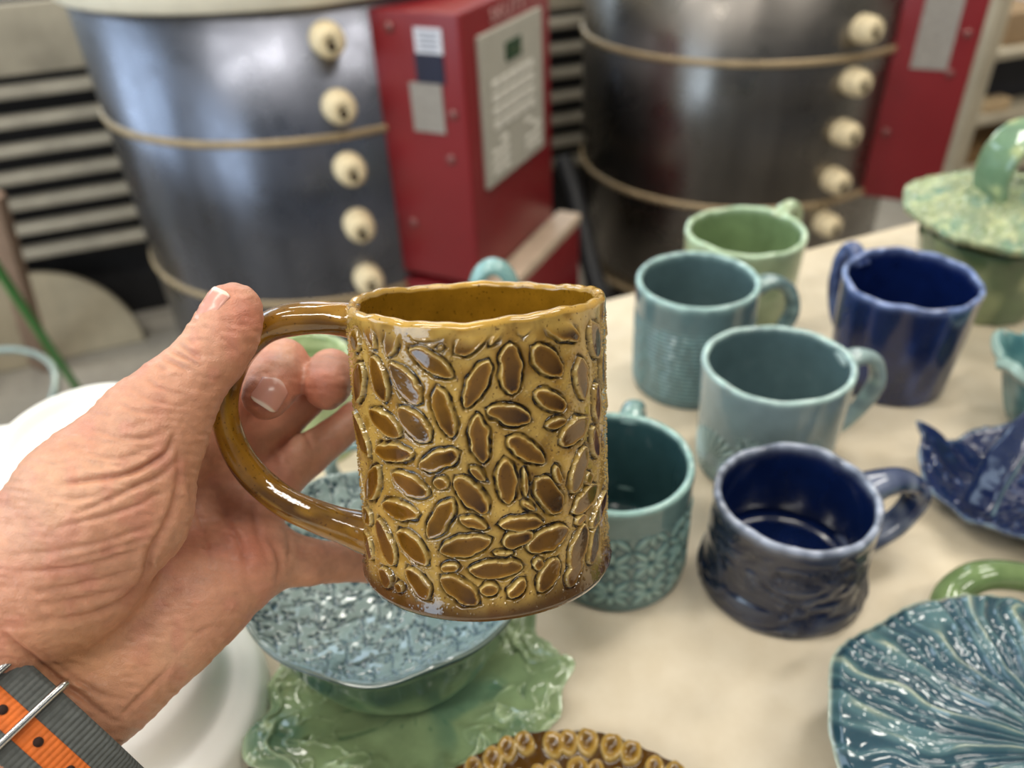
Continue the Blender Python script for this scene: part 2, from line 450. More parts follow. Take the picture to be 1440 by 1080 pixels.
# front navy mug with chased leafy strokes
def rel_leafy(th, z):
    u = th * .042
    a = vn(u * 160 + 2 * vn(u * 50, z * 50), z * 260, 1.0); b_ = vn(u * 90, z * 90 + 4, 5)
    s = np.sin((u * np.cos(b_ * 2.4) + z * np.sin(b_ * 2.4)) * 900)
    return (.0004 * a + .0003 * s * smooth(-.2, .4, b_)) * smooth(.062, .05, z) + .0003 * a
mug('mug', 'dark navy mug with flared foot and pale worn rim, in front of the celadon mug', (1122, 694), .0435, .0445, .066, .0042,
    PAL_NAVY, M_navy, math.radians(14), [(.041, .055), (.056, .0575), (.073, .053), (.082, .040), (.075, .022), (.058, .0125), (.041, .010)], .0085, .0058,
    rel_leafy, 420, 170, bulge=lambda q:   .0026 * np.exp(-((q - .10) / .14) ** 2) - .0012 * np.sin(q * PI), warp=wobble(.02, 2, .0016), rimw=.0038)
# teal mug with stamped star flowers
def rel_star(th, z):
    P = .0225; u = (th * .043) / P + .35; v = (z - .0055) / P
    fu = u - np.round(u); fv = v - np.floor(v) - .5
    r = np.hypot(fu, fv); ph = np.arctan2(fv, fu); dp = ((ph + PI / 8) % (PI / 4)) - PI / 8
    a_ = r * np.cos(dp); b_ = np.abs(r * np.sin(dp)); diag = (np.round(ph / (PI / 4)) % 2) == 1
    top = np.where(diag, .66, .48); wl = .105 * np.sin(PI * np.clip((a_ - .05) / (top - .05), 0, 1)); din = wl - b_
    hgt = .0007 * smooth(0, .035, din) - .0009 * np.exp(-((din + .012) / .022) ** 2) * (a_ < top + .03) - .0006 * smooth(.05, .03, r)
    plain_band = smooth(.10, .14, np.abs(((th + .34) % (2 * PI / 3)) - .17))
    return hgt * smooth(.004, .009, z) * smooth(.062, .058, z) * plain_band
mug('mug', 'teal mug stamped with star flowers, directly right of the held amber mug', (868, 645), .0425, .0425, .079, .0042, PAL_STAR, M_teal,
    math.radians(72), [(.040, .069), (.051, .073), (.064, .066), (.069, .045), (.06, .024), (.04, .016)], .0066, .005, rel_star, 460, 190, warp=wobble(.008, 5, .0005))
# celadon mug with a fan stamp
def rel_fan(th, z):
    a = (th - math.radians(-155) + PI) % (2 * PI) - PI
    u = a * .045; v = z - .018; r = np.hypot(u, v); ph = np.arctan2(v, u)
    fan = np.sin(ph * 26) * smooth(.026, .022, r) * smooth(.004, .008, r)
    a2 = (th - math.radians(-98) + PI) % (2 * PI) - PI
    dots = vn(a2 * 60, z * 900, 3) * smooth(.03, .024, np.abs(a2 * .045)) * smooth(.052, .046, z) * smooth(.03, .036, z)
    return .0010 * fan + .0012 * dots
mug('mug', 'pale celadon mug with a fan-shaped stamp, middle of the row between two navy mugs', (1095, 507), .0452, .0440, .082, .0042, PAL_CEL, M_teal,
    math.radians(8), [(.043, .073), (.056, .076), (.068, .070), (.073, .053), (.066, .034), (.054, .022), (.043, .018)], .0062, .0048, rel_fan, 420, 170,
    warp=lambda V, th, part: wobble(.012, 9, .001)(np.stack([V[..., 0] * (1 + .05 * (V[..., 2] / .082)), V[..., 1] * (1 - .02 * (V[..., 2] / .082)), V[..., 2]], -1), th, part))
# ring textured teal mug
def rel_rings(th, z):
    return .0005 * np.sin(z * 2 * PI / .0034) * (.5 + .7 * (vn(th * 30, z * 150, 2) > 0)) * smooth(.07, .062, z) * smooth(.004, .009, z)
mug('mug', 'teal mug with fine beaded rings, handle to the right, behind the pale celadon mug', (982, 391), .0445, .0435, .089, .0044, PAL_TEAL, M_teal,
    math.radians(6), [(.042, .076), (.058, .079), (.072, .070), (.077, .051), (.069, .032), (.055, .021), (.042, .018)], .0066, .0050, rel_rings, 320, 170, warp=wobble(.006, 14, .0004), rimw=.0036)
mug('mug', 'light green mug at the far edge of the table, behind the ringed teal mug', (1049, 322), .0495, .046, .079, .005, PAL_GREEN, M_green,
    math.radians(38), [(.047, .072), (.056, .0795), (.068, .077), (.074, .056), (.066, .034), (.046, .02)], .0065, .0052, None, 200, 70, warp=wobble(.015, 21, .0015), rimw=.004)
mug('mug', 'deep cobalt mug with its handle to the left, beside the pale green covered dish', (1284, 390), .0480, .0425, .086, .0042, PAL_BLUE, M_navy,
    math.radians(116), [(.046, .075), (.052, .085), (.060, .083), (.064, .06), (.060, .035), (.050, .02), (.042, .018)], .0062, .005,
    lambda th, z: .0005 * vn(th * 5, z * 40, 7), 240, 90, warp=wobble(.02, 31, .0022), rimw=.0036)
# mugs mostly hidden behind the held one
c = onz(692, 366, TZ + .105); lj = thing('lidded_jar', 'teal lidded jar behind the amber mug, only its loop handle showing above the rim', 'jar', (c[0], c[1], TZ))
pr = catmull(np.array([(.001, .001), (.02, .001), (.027, .003), (.033, .02), (.034, .04), (.031, .058), (.029, .066), (.027, .066), (.027, .060), (.020, .056), (.001, .055)]), 50)
obj('body', lathe_mug(pr, None, 80), gridf(80, 50, True), M_teal, lj, True, np.tile(lin('#567573'), (80 * 50, 1)), local=True)
pr = catmull(np.array([(.001, .066), (.026, .066), (.030, .0665), (.031, .068), (.027, .071), (.016, .0755), (.001, .077)]), 40)
obj('lid', lathe_mug(pr, None, 80), gridf(80, 40, True), M_teal, lj, True, np.tile(lin('#6d9490'), (80 * 40, 1)), local=True)
t_ = np.linspace(-.15, PI + .15, 50); Vh, Fh = tube(np.stack([.0145 * np.cos(t_), 0 * t_, .076 + .024 * np.sin(t_)], -1), .0095, .0056, np.array([0, 1., 0]), 20)
obj('handle', Vh, Fh, M_teal, lj, True, np.tile(lin('#7fa6a4'), (len(Vh), 1)), local=True)
mug('mug', 'teal mug behind the held amber mug, loop handle seen through the amber handle', None, .036, .036, .07, .0042, PAL_TEAL, M_teal,
    math.radians(185), [(.034, .06), (.044, .066), (.057, .062), (.062, .046), (.054, .027), (.034, .016)], .0065, .0042, None, 120, 40, xy=(-.052, .372), rimw=.004)

# ------------------------------------------------------------------ the held amber mug
def amber_mug():
    n = np.array([-.037, .9655, .259]); n /= np.linalg.norm(n)      # axis in lens axes (right, up, towards lens)
    aw = n[0] * RT + n[1] * UP - n[2] * FW
    top = at(668, 417, .2545); H = .0925; base = top - aw * H
    ex = RT - aw * (RT @ aw); ex /= np.linalg.norm(ex); ey = np.cross(aw, ex)
    rot = Matrix(((ex[0], ey[0], aw[0], 0), (ex[1], ey[1], aw[1], 0), (ex[2], ey[2], aw[2], 0), (0, 0, 0, 1)))
    root = thing('mug', 'amber brown mug covered in raised seed shapes, held up by its handle in the hand', 'mug', base, None, rot)
    L = np.stack([ex, ey, aw])                                     # world -> local rows
    RB, RTp = .0418, .0412
    nth, n_out = 1000, 400
    prof, part = mug_profile(RTp, RB, H, .0040, n_out, 70, foot=.0018)
    o_i = np.where(part == 1)[0]; zo = prof[o_i, 1]
    def cyl(px, py):
        p0 = L @ (CAM - base); v = L @ ray(px, py); R = .0418
        a = v[0] ** 2 + v[1] ** 2; b_ = 2 * (p0[0] * v[0] + p0[1] * v[1]); c = p0[0] ** 2 + p0[1] ** 2 - R * R
        D = b_ * b_ - 4 * a * c
        if D < 0: return None
        t = (-b_ - math.sqrt(D)) / 2 / a; q = p0 + t * v
        return math.atan2(q[1], q[0]), q[2]
    S = '''80 248 26 20 60;118 230 48 11 65;180 245 50 20 -85;295 215 65 25 -15;425 238 65 32 -40;495 235 30 8 -55;330 262 10 8 0;578 210 28 20 90;690 222 52 28 25;780 245 55 18 80
300 308 80 26 33;92 370 58 17 95;148 360 70 20 75;225 372 72 28 52;438 370 75 30 -65;538 332 76 32 85;645 310 58 35 45;742 358 62 18 85;655 425 48 26 25;340 455 78 27 72
535 465 65 28 15;165 488 58 24 40;250 490 68 30 48;670 490 30 16 -20;722 512 52 28 -45;445 535 70 28 82;585 570 65 28 33;190 575 54 25 5;325 597 60 28 -20;98 520 70 18 70
240 668 62 26 30;332 665 24 18 50;133 665 50 22 -70;422 700 68 30 48;438 637 30 14 40;525 660 66 30 85;582 665 42 8 85;675 640 27 10 75;650 700 58 34 55;735 625 72 17 -75
210 743 54 25 15;330 770 65 28 -60;425 780 45 15 20;568 783 66 22 -3;590 732 22 9 35;755 710 52 20 -50;172 835 72 24 72;250 850 66 32 50;402 848 75 30 -12;558 828 48 22 -15
650 828 65 30 -25;735 850 70 24 -75;495 915 80 26 -3;360 908 24 14 0;618 900 18 14 -40;388 975 68 28 35;268 955 58 22 55;475 975 28 18 0;555 972 35 18 -45;648 930 55 24 -60
785 430 60 10 88;780 545 45 12 80;800 330 60 6 88;95 640 45 10 85;120 760 30 8 80;122 840 45 12 75;175 935 32 14 60;215 965 18 10 70;778 840 60 12 -80;795 740 60 10 -70
762 650 20 10 -70;515 868 28 5 3;740 770 20 10 -50;720 925 45 16 -60;60 300 30 10 80'''
    seeds = []                                                     # theta, z, half length, half width, angle in the wall's plane
    for s in S.replace('\n', ';').split(';'):
        x, y, l, w, a = map(float, s.split()); k = 420 / 872
        px, py = 460 + x * k, 360 + y * k; a = math.radians(a)
        c = cyl(px, py)
        if c is None: continue
        def uv(qx, qy):
            q = cyl(qx, qy)
            return None if q is None else np.array([((q[0] - c[0] + PI) % (2 * PI) - PI) * .0418, q[1] - c[1]])
        e = 4 * k
        j = uv(px + e * math.cos(a), py + e * math.sin(a)); g = uv(px - e * math.sin(a), py + e * math.cos(a))
        if j is None or g is None: continue
        la = np.linalg.norm(j) / e * l * k; ang = math.atan2(j[1], j[0])
        perp = abs(g @ np.array([-math.sin(ang), math.cos(ang)])) / e * w * k
        la = min(la, .0085); perp = min(max(perp, .0007), .0036)
        seeds.append((c[0], c[1], la * 1.02, perp * 1.02, ang, rng.random()))
    front = [s for s in seeds]
    g2 = np.random.default_rng(4)
    tries = 0
    while tries < 4000:                                            # the far side carries on the same way
        tries += 1
        th, z, la, lb, an = g2.uniform(.12, PI - .12), g2.uniform(.007, H - .008), g2.uniform(.0045, .008), g2.uniform(.0022, .0033), g2.uniform(0, PI)
        ok = all(math.hypot(((th - s[0] + PI) % (2 * PI) - PI) * .0418, z - s[1]) > .0062 + .25 * (la + s[2]) - .002 for s in seeds)
        if ok: seeds.append((th, z, la, lb, an, g2.random()))
    thv = np.arange(nth) / nth * 2 * PI
    D = np.full((nth, n_out), -.01); G = np.zeros((nth, n_out))
    wob_u = .00045 * vn(thv[:, None] * 16, zo[None] * 380, 1) + .00012 * vn(thv[:, None] * 50, zo[None] * 1200, 2); wob_v = .00045 * vn(thv[:, None] * 16, zo[None] * 380, 8) + .00012 * vn(thv[:, None] * 50, zo[None] * 1200, 6)
    for (th, z, la, lb, an, rd) in seeds:
        hw = (la + .003) / .0418
        ii = np.where(np.abs((thv - th + PI) % (2 * PI) - PI) < hw)[0]; jj = np.where(np.abs(zo - z) < la + .003)[0]
        if not len(ii) or not len(jj): continue
        ix = np.ix_(ii, jj)
        u = (((thv[ii] - th + PI) % (2 * PI)) - PI)[:, None] * .0418 + wob_u[ix]; v = (zo[jj] - z)[None] + wob_v[ix]
        a = u * math.cos(an) + v * math.sin(an); b_ = -u * math.sin(an) + v * math.cos(an)
        x_ = np.abs(a / la); wa = np.where(x_ < 1, lb * np.clip(1 - x_ ** 2.4, 0, 1) ** (.72 if rd < .75 else .55), -(x_ - 1) * la); d = np.where(x_ < 1, np.minimum(wa - np.abs(b_), (1 - x_) * la * .9), np.minimum(wa, wa - np.abs(b_) * .8))
        d = np.maximum(d, -.01)
        better = d > D[ix]
        gsel = G[ix]; gsel[better] = (.5 + .5 * a / la * (1 if rd > .4 else -1))[better] * .7 + .3 * rd
        G[ix] = gsel; D[ix] = np.maximum(D[ix], d)
    pad = smooth(-.00005, .0005, D)
    hh = .00085 * pad + .00035 * np.exp(-((D - .00035) / .00022) ** 2) - .0009 * np.exp(-((D + .0005) / .0005) ** 2)
    grit = vn(thv[:, None] * 95, zo[None] * 2300, 4); hh += .00045 * smooth(.66, .85, grit) * (D < -.0012)
    fade = smooth(H - .0035, H - .008, zo)[None] * smooth(.0, .006, zo)[None]
    hh *= fade
    R = np.zeros((nth, len(prof))); R[:, o_i] = hh
    def warp(V, th, part):
        V = V.copy(); z = V[..., 2]; q = z / H
        k = 1 + .004 * np.sin(2 * th + 1 + z * 20) + .003 * np.sin(3 * th + z * 45) + .0015 * np.sin(7 * th) + .022 * q ** 6 * np.exp(-((th - 6.1) / .35) ** 2) + .022 * q ** 6 * np.exp(-((th + .18) / .35) ** 2)
        V[..., 0] *= k; V[..., 1] *= k
        V[..., 2] += q ** 4 * (.0007 * np.sin(2 * th + 2.2) + .0004 * np.sin(5 * th + .5) + .0002 * np.sin(13 * th) + .00012 * np.sin(29 * th + 1))
        return V
    V = lathe_mug(prof, part, nth, R, warp)
    ground, light, brown, dark = lin('#ab8b46'), lin('#d0b878'), lin('#60400f'), lin('#180c02')
    C = np.empty(V.shape); C[:] = ground
    n1 = vn(thv[:, None] * 9, zo[None] * 220, 3); n2 = vn(thv[:, None] * 30, zo[None] * 700, 6)
    Co = np.tile(ground, (nth, n_out, 1)); Co = mixc(Co, lin('#866220'), smooth(-.1, .9, n1) * .8)
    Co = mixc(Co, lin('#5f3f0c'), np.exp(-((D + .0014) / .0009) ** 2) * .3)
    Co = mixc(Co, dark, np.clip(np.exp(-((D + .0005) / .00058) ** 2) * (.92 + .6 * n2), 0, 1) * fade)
    inside = smooth(.00015, .0005, D)
    pc = mixc(np.tile(lin('#8a611a'), (nth, n_out, 1)), brown, smooth(.0003, .0018, D)); pc = mixc(pc, lin('#2c1805'), smooth(.4, .95, G) * .95 * smooth(.0006, .0015, D))
    Co = mixc(Co, pc, inside * fade)
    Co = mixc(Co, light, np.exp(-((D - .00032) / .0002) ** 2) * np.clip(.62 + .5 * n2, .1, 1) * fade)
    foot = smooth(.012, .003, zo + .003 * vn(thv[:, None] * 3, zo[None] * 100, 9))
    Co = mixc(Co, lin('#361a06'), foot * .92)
    C[:, o_i] = Co
    zz = prof[None, :, 1] + 0 * thv[:, None]
    C[:, part == 3] = lin('#7d5815'); C[:, part == 0] = lin('#4b2a0a')
    q = (part[None] == 2) * 1.0
    C = mixc(C, lin('#b48c3c'), q * .9); C = mixc(C, lin('#5b3a0e'), np.exp(-((zz - (H - .0055)) / .0022) ** 2) * (part[None] == 1) * .5 * smooth(-.4, .5, vn(thv[:, None] * 5, zz * 60, 1)))
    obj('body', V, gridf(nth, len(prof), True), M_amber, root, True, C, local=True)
    # handle: a rolled coil, measured on the photo at the mug's own distance
    hp = [(505, 452, .2565), (478, 449, .256), (440, 447, .256), (400, 451, .2565), (362, 470, .257), (332, 505, .259), (317, 545, .2615), (316, 590, .2635), (330, 632, .2655), (358, 672, .268), (400, 705, .270), (450, 728, .272), (490, 742, .273), (525, 752, .2735)]
    P = catmull(np.array([at(*p) for p in hp]), 110)
    u = np.linspace(0, 1, 110)
    w = .0055 + .0012 * np.exp(-((u - .3) / .25) ** 2) + .0022 * np.exp(-((u - 1) / .08) ** 2) + .0016 * np.exp(-(u / .07) ** 2)
    t = .0049 + .0005 * np.sin(u * 9) + .0022 * np.exp(-((u - 1) / .08) ** 2) + .0010 * np.exp(-(u / .07) ** 2)
    Vh, Fh = tube(P, w, t, FW, 40)
    a = (np.arange(40) / 40 * 2 * PI)[None]; uu = u[:, None]
    Nn = Vh.reshape(110, 40, 3) - P[:, None]; Ln = np.linalg.norm(Nn, axis=2, keepdims=True)
    gro = -.0010 * np.exp(-((a - (4.1 + .5 * np.sin(uu * 5))) / .18) ** 2) * smooth(.55, .7, uu) - .0006 * np.exp(-((a - 3.2) / .2) ** 2) * smooth(.5, .6, uu) + .0005 * vn(a * 1.5, uu * 14, 3)
    Vh = (Vh.reshape(110, 40, 3) + Nn / Ln * gro[..., None]).reshape(-1, 3)
    ch = mixc(np.tile(lin('#8b611a'), (110, 40, 1)), lin('#4a2e0a'), smooth(-.1, .6, vn(a * 1.2 + 4, uu * 9, 2)) * .8); ch = mixc(ch, lin('#a97f2c'), smooth(.2, .7, vn(a * 2, uu * 16, 8)) * .6)
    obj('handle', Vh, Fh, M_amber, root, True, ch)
    return root
amber_mug()
# ------------------------------------------------------------------ other pottery on the table
def radial(name, rf, zf, nth, nr, mat, colf, parent, thick=.004, off=(0, 0, 0), r0=.001):
    """dish-like form: rf(theta) outline radius, zf(theta, s) height for s 0..1 from the centre; given real thickness"""
    th = (np.arange(nth) / nth * 2 * PI)[:, None]; s = np.linspace(r0, 1, nr)[None]
    R = rf(th); X = R * s * np.cos(th); Y = R * s * np.sin(th); Z = zf(th, s) + 0 * X
    top = np.stack([X, Y, Z], -1)
    bot = top.copy(); k = 1 - thick * .4 / np.maximum(R, .01) * (s > .97); bot[..., 0] *= k; bot[..., 1] *= k; bot[..., 2] -= thick
    V = np.concatenate([top, bot[:, ::-1]], 1) + np.asarray(off)
    ct = colf(th, s, top); cb = ct[:, ::-1] * .9
    C = np.concatenate([ct, cb], 1)
    return obj(name, V, gridf(nth, 2 * nr, True), mat, parent, True, C, local=True)

# lidded dish at the upper right
c = onz(1425, 262, TZ + .105); cr = thing('covered_dish', 'pale green bumpy covered dish with a broad strap handle on its lid, far right', 'dish', (c[0], c[1], TZ))
def g_col(th, s, P):
    n = vn(P[..., 0] * 60, P[..., 1] * 60, P[..., 2] * 60)
    return mixc(mixc(np.tile(lin('#939f76'), n.shape + (1,)), lin('#66866b'), smooth(-.2, .7, n)), lin('#bcc08c'), smooth(.1, .8, vn(P[..., 0] * 200, P[..., 1] * 200, 4)) * .6)
prof = np.array([(.001, .004), (.03, .003), (.044, 0), (.048, .003), (.050, .012), (.054, .03), (.058, .05), (.060, .066), (.0595, .069), (.057, .067), (.054, .05), (.048, .02), (.03, .012), (.001, .011)])
pr = catmull(prof, 60); V = lathe_mug(pr, None, 120, .0008 * vn(np.cos(np.arange(120) / 120 * 2 * PI)[:, None] * 9, np.sin(np.arange(120) / 120 * 2 * PI)[:, None] * 9, pr[None, :, 1] * 200))
obj('bowl', V, gridf(120, 60, True), M_green, cr, True, mixc(np.tile(lin('#56694a'), (120, 60, 1)), lin('#8a966c'), smooth(.0, .7, vn(V[..., 0] * 50, V[..., 1] * 50, V[..., 2] * 40))), local=True)
LR = .078
radial('lid', lambda th: LR * (1 + .03 * np.sin(3 * th + 1) + .015 * np.sin(9 * th)),
       lambda th, s: .105 - .020 * s ** 2.2 + .0012 * vn(s * np.cos(th) * 24, s * np.sin(th) * 24, 1) * smooth(.05, .2, s) + .0024 * np.abs(vn(s * np.cos(th) * 46, s * np.sin(th) * 46, 5)),
       420, 130, M_green, g_col, cr, .006)
tl = MB()
hp = catmull(np.array([(-.022, .100), (-.026, .118), (-.022, .140), (-.004, .153), (.018, .150), (.034, .134), (.038, .114), (.035, .098)]), 50)
ha = np.array([math.cos(.15), math.sin(.15), 0]); hb = np.array([-math.sin(.15), math.cos(.15), 0])
Vh, Fh = tube(hp[:, :1] * ha + hp[:, 1:] * EZ - hb * .004, .019, .0048, hb, 28, squareness=.6)
Vh = Vh + .0008 * np.stack([vn(Vh[:, 0] * 150 + q, Vh[:, 1] * 150, Vh[:, 2] * 150) for q in range(3)], -1)
lid_h = obj('handle', Vh, Fh, M_green, cr, True, mixc(np.tile(lin('#6f8c6c'), (len(Vh), 1)), lin('#b3bd88'), smooth(.1, .6, vn(Vh[:, 0] * 90, Vh[:, 1] * 90, Vh[:, 2] * 90))), local=True)

# cobalt leaf dish with an arched strap, right edge
c = onz(1466, 690, TZ + .02); nl = thing('leaf_dish', 'cobalt blue leaf-shaped dish with beaded edge and an upright strap handle, right edge', 'dish', (c[0], c[1], TZ))
def leaf_r(th):
    return .058 * (1 + .20 * np.cos(th - 2.75) ** 8 * (np.cos(th - 2.75) > 0) + .04 * np.sin(7 * th + .8) + .02 * np.sin(15 * th)) + .014 * np.exp(-(((th - 2.45 + PI) % (2 * PI) - PI) / .10) ** 2)
def leaf_z(th, s):
    rib = np.cos((s * np.sin(th - 2.9)) * 60 - np.abs(s * np.cos(th - 2.9)) * 30)
    bead = .0016 * smooth(.5, .8, vn(s * np.cos(th) * 20, s * np.sin(th) * 20, 3))
    spike = np.exp(-(((th - 2.45 + PI) % (2 * PI) - PI) / .16) ** 2) * smooth(.7, 1, s) * .013
    return .006 + .016 * smooth(.45, 1, s) * (1 + .35 * np.sin(5 * th + 1)) + .0005 * rib * smooth(.75, .6, s) + bead + spike + .0012 * smooth(.93, .97, s)
radial('dish', leaf_r, leaf_z, 320, 80, M_navy,
       lambda th, s, P: mixc(mixc(np.tile(lin('#10204a'), (320, 80, 1)), lin('#6d7f8e'), smooth(.95, .99, s) * np.clip(.6 + .6 * vn(np.cos(th) * 14, np.sin(th) * 14, 2), 0, 1)), lin('#3a527f'), smooth(.55, .8, vn(s * np.cos(th) * 20, s * np.sin(th) * 20, 3)) * .6), nl, .004)
for nm, pts, wd_ in (('strap_handle', [(-.046, -.012, .02), (-.040, -.006, .034), (-.026, .004, .056), (-.006, .010, .076), (.016, .012, .084), (.036, .010, .074), (.048, .008, .05), (.05, .006, .022)], .010),):
    P = catmull(np.array(pts), 60)
    Vh, Fh = tube(P, wd_, .0034, np.array([.45, -.89, 0.25]), 24, squareness=.7)
    Vh = Vh + .0007 * np.stack([vn(Vh[:, 0] * 130 + q * 5, Vh[:, 1] * 130, Vh[:, 2] * 130) for q in range(3)], -1)
    e = np.abs(np.cos(np.arange(24) / 24 * 2 * PI))[None] + 0 * np.arange(60)[:, None]
    obj(nm, Vh, Fh, M_navy, nl, True, mixc(np.tile(lin('#101d42'), (60 * 24, 1)), lin('#7f95a0'), smooth(.85, 1, e.ravel()) * np.clip(.6 + .7 * vn(Vh[:, 0] * 200, Vh[:, 1] * 200, 1), 0, 1)), local=True)

# teal ruffled dish behind it
c = onz(1500, 500, TZ + .06); rd = thing('ruffled_bowl', 'pale teal ruffled bowl at the right edge, behind the cobalt leaf dish', 'bowl', (c[0], c[1], TZ))
radial('bowl', lambda th: .043 * (1 + .06 * np.sin(6 * th + .4) + .03 * np.sin(13 * th)),
       lambda th, s: .004 + .056 * smooth(.35, .95, s) + smooth(.6, 1, s) * (.005 * np.sin(6 * th) + .002 * vn(np.cos(th) * 6, np.sin(th) * 6, s * 12)) - .004 * smooth(.93, 1, s), 220, 60, M_teal,
       lambda th, s, P: mixc(mixc(np.tile(lin('#6b9494'), (220, 60, 1)), lin('#3f6d72'), smooth(-.1, .6, vn(P[..., 0] * 90, P[..., 1] * 90, P[..., 2] * 90))), lin('#b9d2c6'), smooth(.9, .97, s) * .8), rd, .005)

# big teal leaf plate, lower right
PZ = .045
c = onz(1482, 1078, TZ + PZ); tp = thing('leaf_plate', 'large teal leaf plate with ridges fanning from its stem, lower right corner', 'plate', (c[0], c[1], TZ))
def rp(th): return .0875 * (1 + .022 * np.sin(5 * th + 2) + .012 * np.sin(11 * th + .5))
SX, SY = .006, .004                                                  # where the ridges meet
def ridges(th, s):
    x = rp(th) * s * np.cos(th) - SX; y = rp(th) * s * np.sin(th) - SY
    a = np.arctan2(y, x); r = np.hypot(x, y)
    a = a + 2.6 * r / .09 * .18 + .05 * vn(x * 60, y * 60, 2)
    f = np.abs(np.sin(a * 9.5 + .7 * vn(x * 45, y * 45, 6))) ** .8
    f2 = np.abs(np.sin(a * 27 + 1.6 * vn(x * 70, y * 70, 1)))
    return (1 - f) * .58 + (1 - f2) * .42, x, y, r
def zp(th, s):
    f, x, y, r = ridges(th, s)
    return PZ + .010 * (1 - s ** 2) + .0052 * f * smooth(.004, .03, r) * (1 - .45 * s) + .0014 * vn(x * 60, y * 90, 3) * smooth(.1, .4, s) + .0004 * vn(x * 190, y * 240, 9) - .004 * smooth(.94, 1, s) + .003 * np.sin(5 * th) * s ** 3
def cp(th, s, P):
    f, x, y, r = ridges(th, s)
    c = mixc(np.tile(lin('#27434f'), f.shape + (1,)), lin('#4f6c70'), smooth(.15, .55, f)); c = mixc(c, lin('#a9ad92'), smooth(.6, .95, f) * .8)
    c = mixc(c, lin('#c5cdb8'), smooth(.975, 1, s) * .7 + 0 * f)
    return mixc(c, lin('#28485a'), smooth(.4, .8, vn(x * 30, y * 30, 7)) * .35)
radial('plate', rp, zp, 720, 240, M_teal, cp, tp, .006)
MB().lathe([(.001, 0), (.042, 0), (.045, .003), (.040, .02), (.045, PZ - .001), (.001, PZ - .001)], 48, (c[0], c[1], TZ)).build('foot', plain('dark_teal_glaze', '#2c4a50', .2), tp, True)

# green mug whose handle arches up behind the leaf plate
c = onz(1668, 905, TZ + .0); gm = thing('mug', 'green mug past the right edge, thick handle arching out above the teal leaf plate', 'mug', (c[0], c[1], TZ))
prof, part = mug_profile(.036, .036, .075, .004, 30); V = lathe_mug(prof, part, 90)
obj('body', V, gridf(90, len(prof), True), M_green, gm, True, np.tile(lin('#7f9a62'), (V.shape[0] * V.shape[1], 1)), local=True)
hpx = [(1590, 865, .430), (1495, 828, .425), (1430, 811, .422), (1375, 811, .420), (1338, 836, .420), (1330, 874, .411), (1352, 900, .408), (1420, 912, .408), (1490, 916, .408), (1590, 912, .412)]
P = catmull(np.array([at(*p) for p in hpx]), 80)
Vh, Fh = tube(P, .0100, .0080, FW, 28)
obj('handle', Vh, Fh, M_green, gm, True, mixc(np.tile(lin('#6f8456'), (len(Vh), 1)), lin('#566e42'), smooth(0, .6, vn(Vh[:, 0] * 90, Vh[:, 1] * 90, Vh[:, 2] * 90)) * .5))

# green cabbage-leaf plate with the teal patterned bowl on it
c = onz(583, 985, TZ + .008); cp_ = c.copy()
gl = thing('leaf_plate', 'green ruffled leaf plate lying under the teal patterned bowl', 'plate', (c[0], c[1], TZ))
def rl(th): return .0735 * (1 + .06 * np.sin(4 * th + .6) + .05 * np.sin(7 * th + 2) + .03 * np.sin(13 * th) + .02 * np.sin(23 * th))
def zl(th, s):
    x = s * np.cos(th); y = s * np.sin(th)
    v = np.abs(np.sin(th * 4 + 2.2 * s + vn(x * 3, y * 3, 4))); v2 = np.abs(vn(x * 7 + 1.5 * np.cos(th * 3), y * 7, 8)) * .6 + .4 * np.abs(np.sin(th * 7 + 5 * s))
    return .004 + .010 * smooth(.35, 1, s) + .008 * smooth(.5, 1, s) * np.sin(9 * th + 1) * .6 + .0028 * (1 - v) ** 2 * smooth(.3, .6, s) + .003 * smooth(.0, .25, v2) * smooth(.4, .7, s) - .003 * smooth(.9, 1, s) + .004 + .0022 * smooth(.10, .0, np.abs(vn(x * 6 + 7, y * 6, 2))) * smooth(.45, .6, s) + .0014 * smooth(.12, .0, np.abs(vn(x * 12 + 3, y * 12, 6))) * smooth(.45, .6, s)
def cl(th, s, P):
    x = s * np.cos(th); y = s * np.sin(th); v2 = np.abs(vn(x * 7 + 1.5 * np.cos(th * 3), y * 7, 8)) * .6 + .4 * np.abs(np.sin(th * 7 + 5 * s))
    c = mixc(np.tile(lin('#4f6a4c'), x.shape + (1,)), lin('#7d9068'), smooth(.0, .22, v2)); c = mixc(c, lin('#4a6b58'), smooth(.1, .7, vn(x * 4, y * 4, 3)) * .7)
    c = mixc(c, lin('#a3b48c'), np.maximum(smooth(.10, .0, np.abs(vn(x * 6 + 7, y * 6, 2))), .8 * smooth(.12, .0, np.abs(vn(x * 12 + 3, y * 12, 6)))) * smooth(.4, .6, s) * .8)
    return mixc(c, lin('#b9c8a4'), smooth(.95, 1, s) * .5 + 0 * x)
radial('plate', rl, zl, 420, 110, M_green, cl, gl, .005)

BH = .066
c = onz(548, 800, TZ + BH + .010); tb = thing('bowl', 'teal bowl stamped with vines, standing on the green leaf plate below the held mug', 'bowl', (c[0], c[1], TZ + .0185))
RBW = .0680
th = (np.arange(480) / 480 * 2 * PI)[:, None]
prof = catmull(np.array([(.001, .002), (.034, .001), (.040, 0), (.044, .004), (.052, .018), (.059, .036), (.0655, BH - .008), (.0685, BH - .002), (.0685, BH), (.066, BH), (.060, BH - .006), (.046, BH - .014), (.030, BH - .018), (.012, BH - .020), (.001, BH - .020)]), 300)
ii = np.arange(300)[None]; inner = smooth(178, 186, ii)
rr = prof[None, :, 0]; X = rr * np.cos(th); Y = rr * np.sin(th)
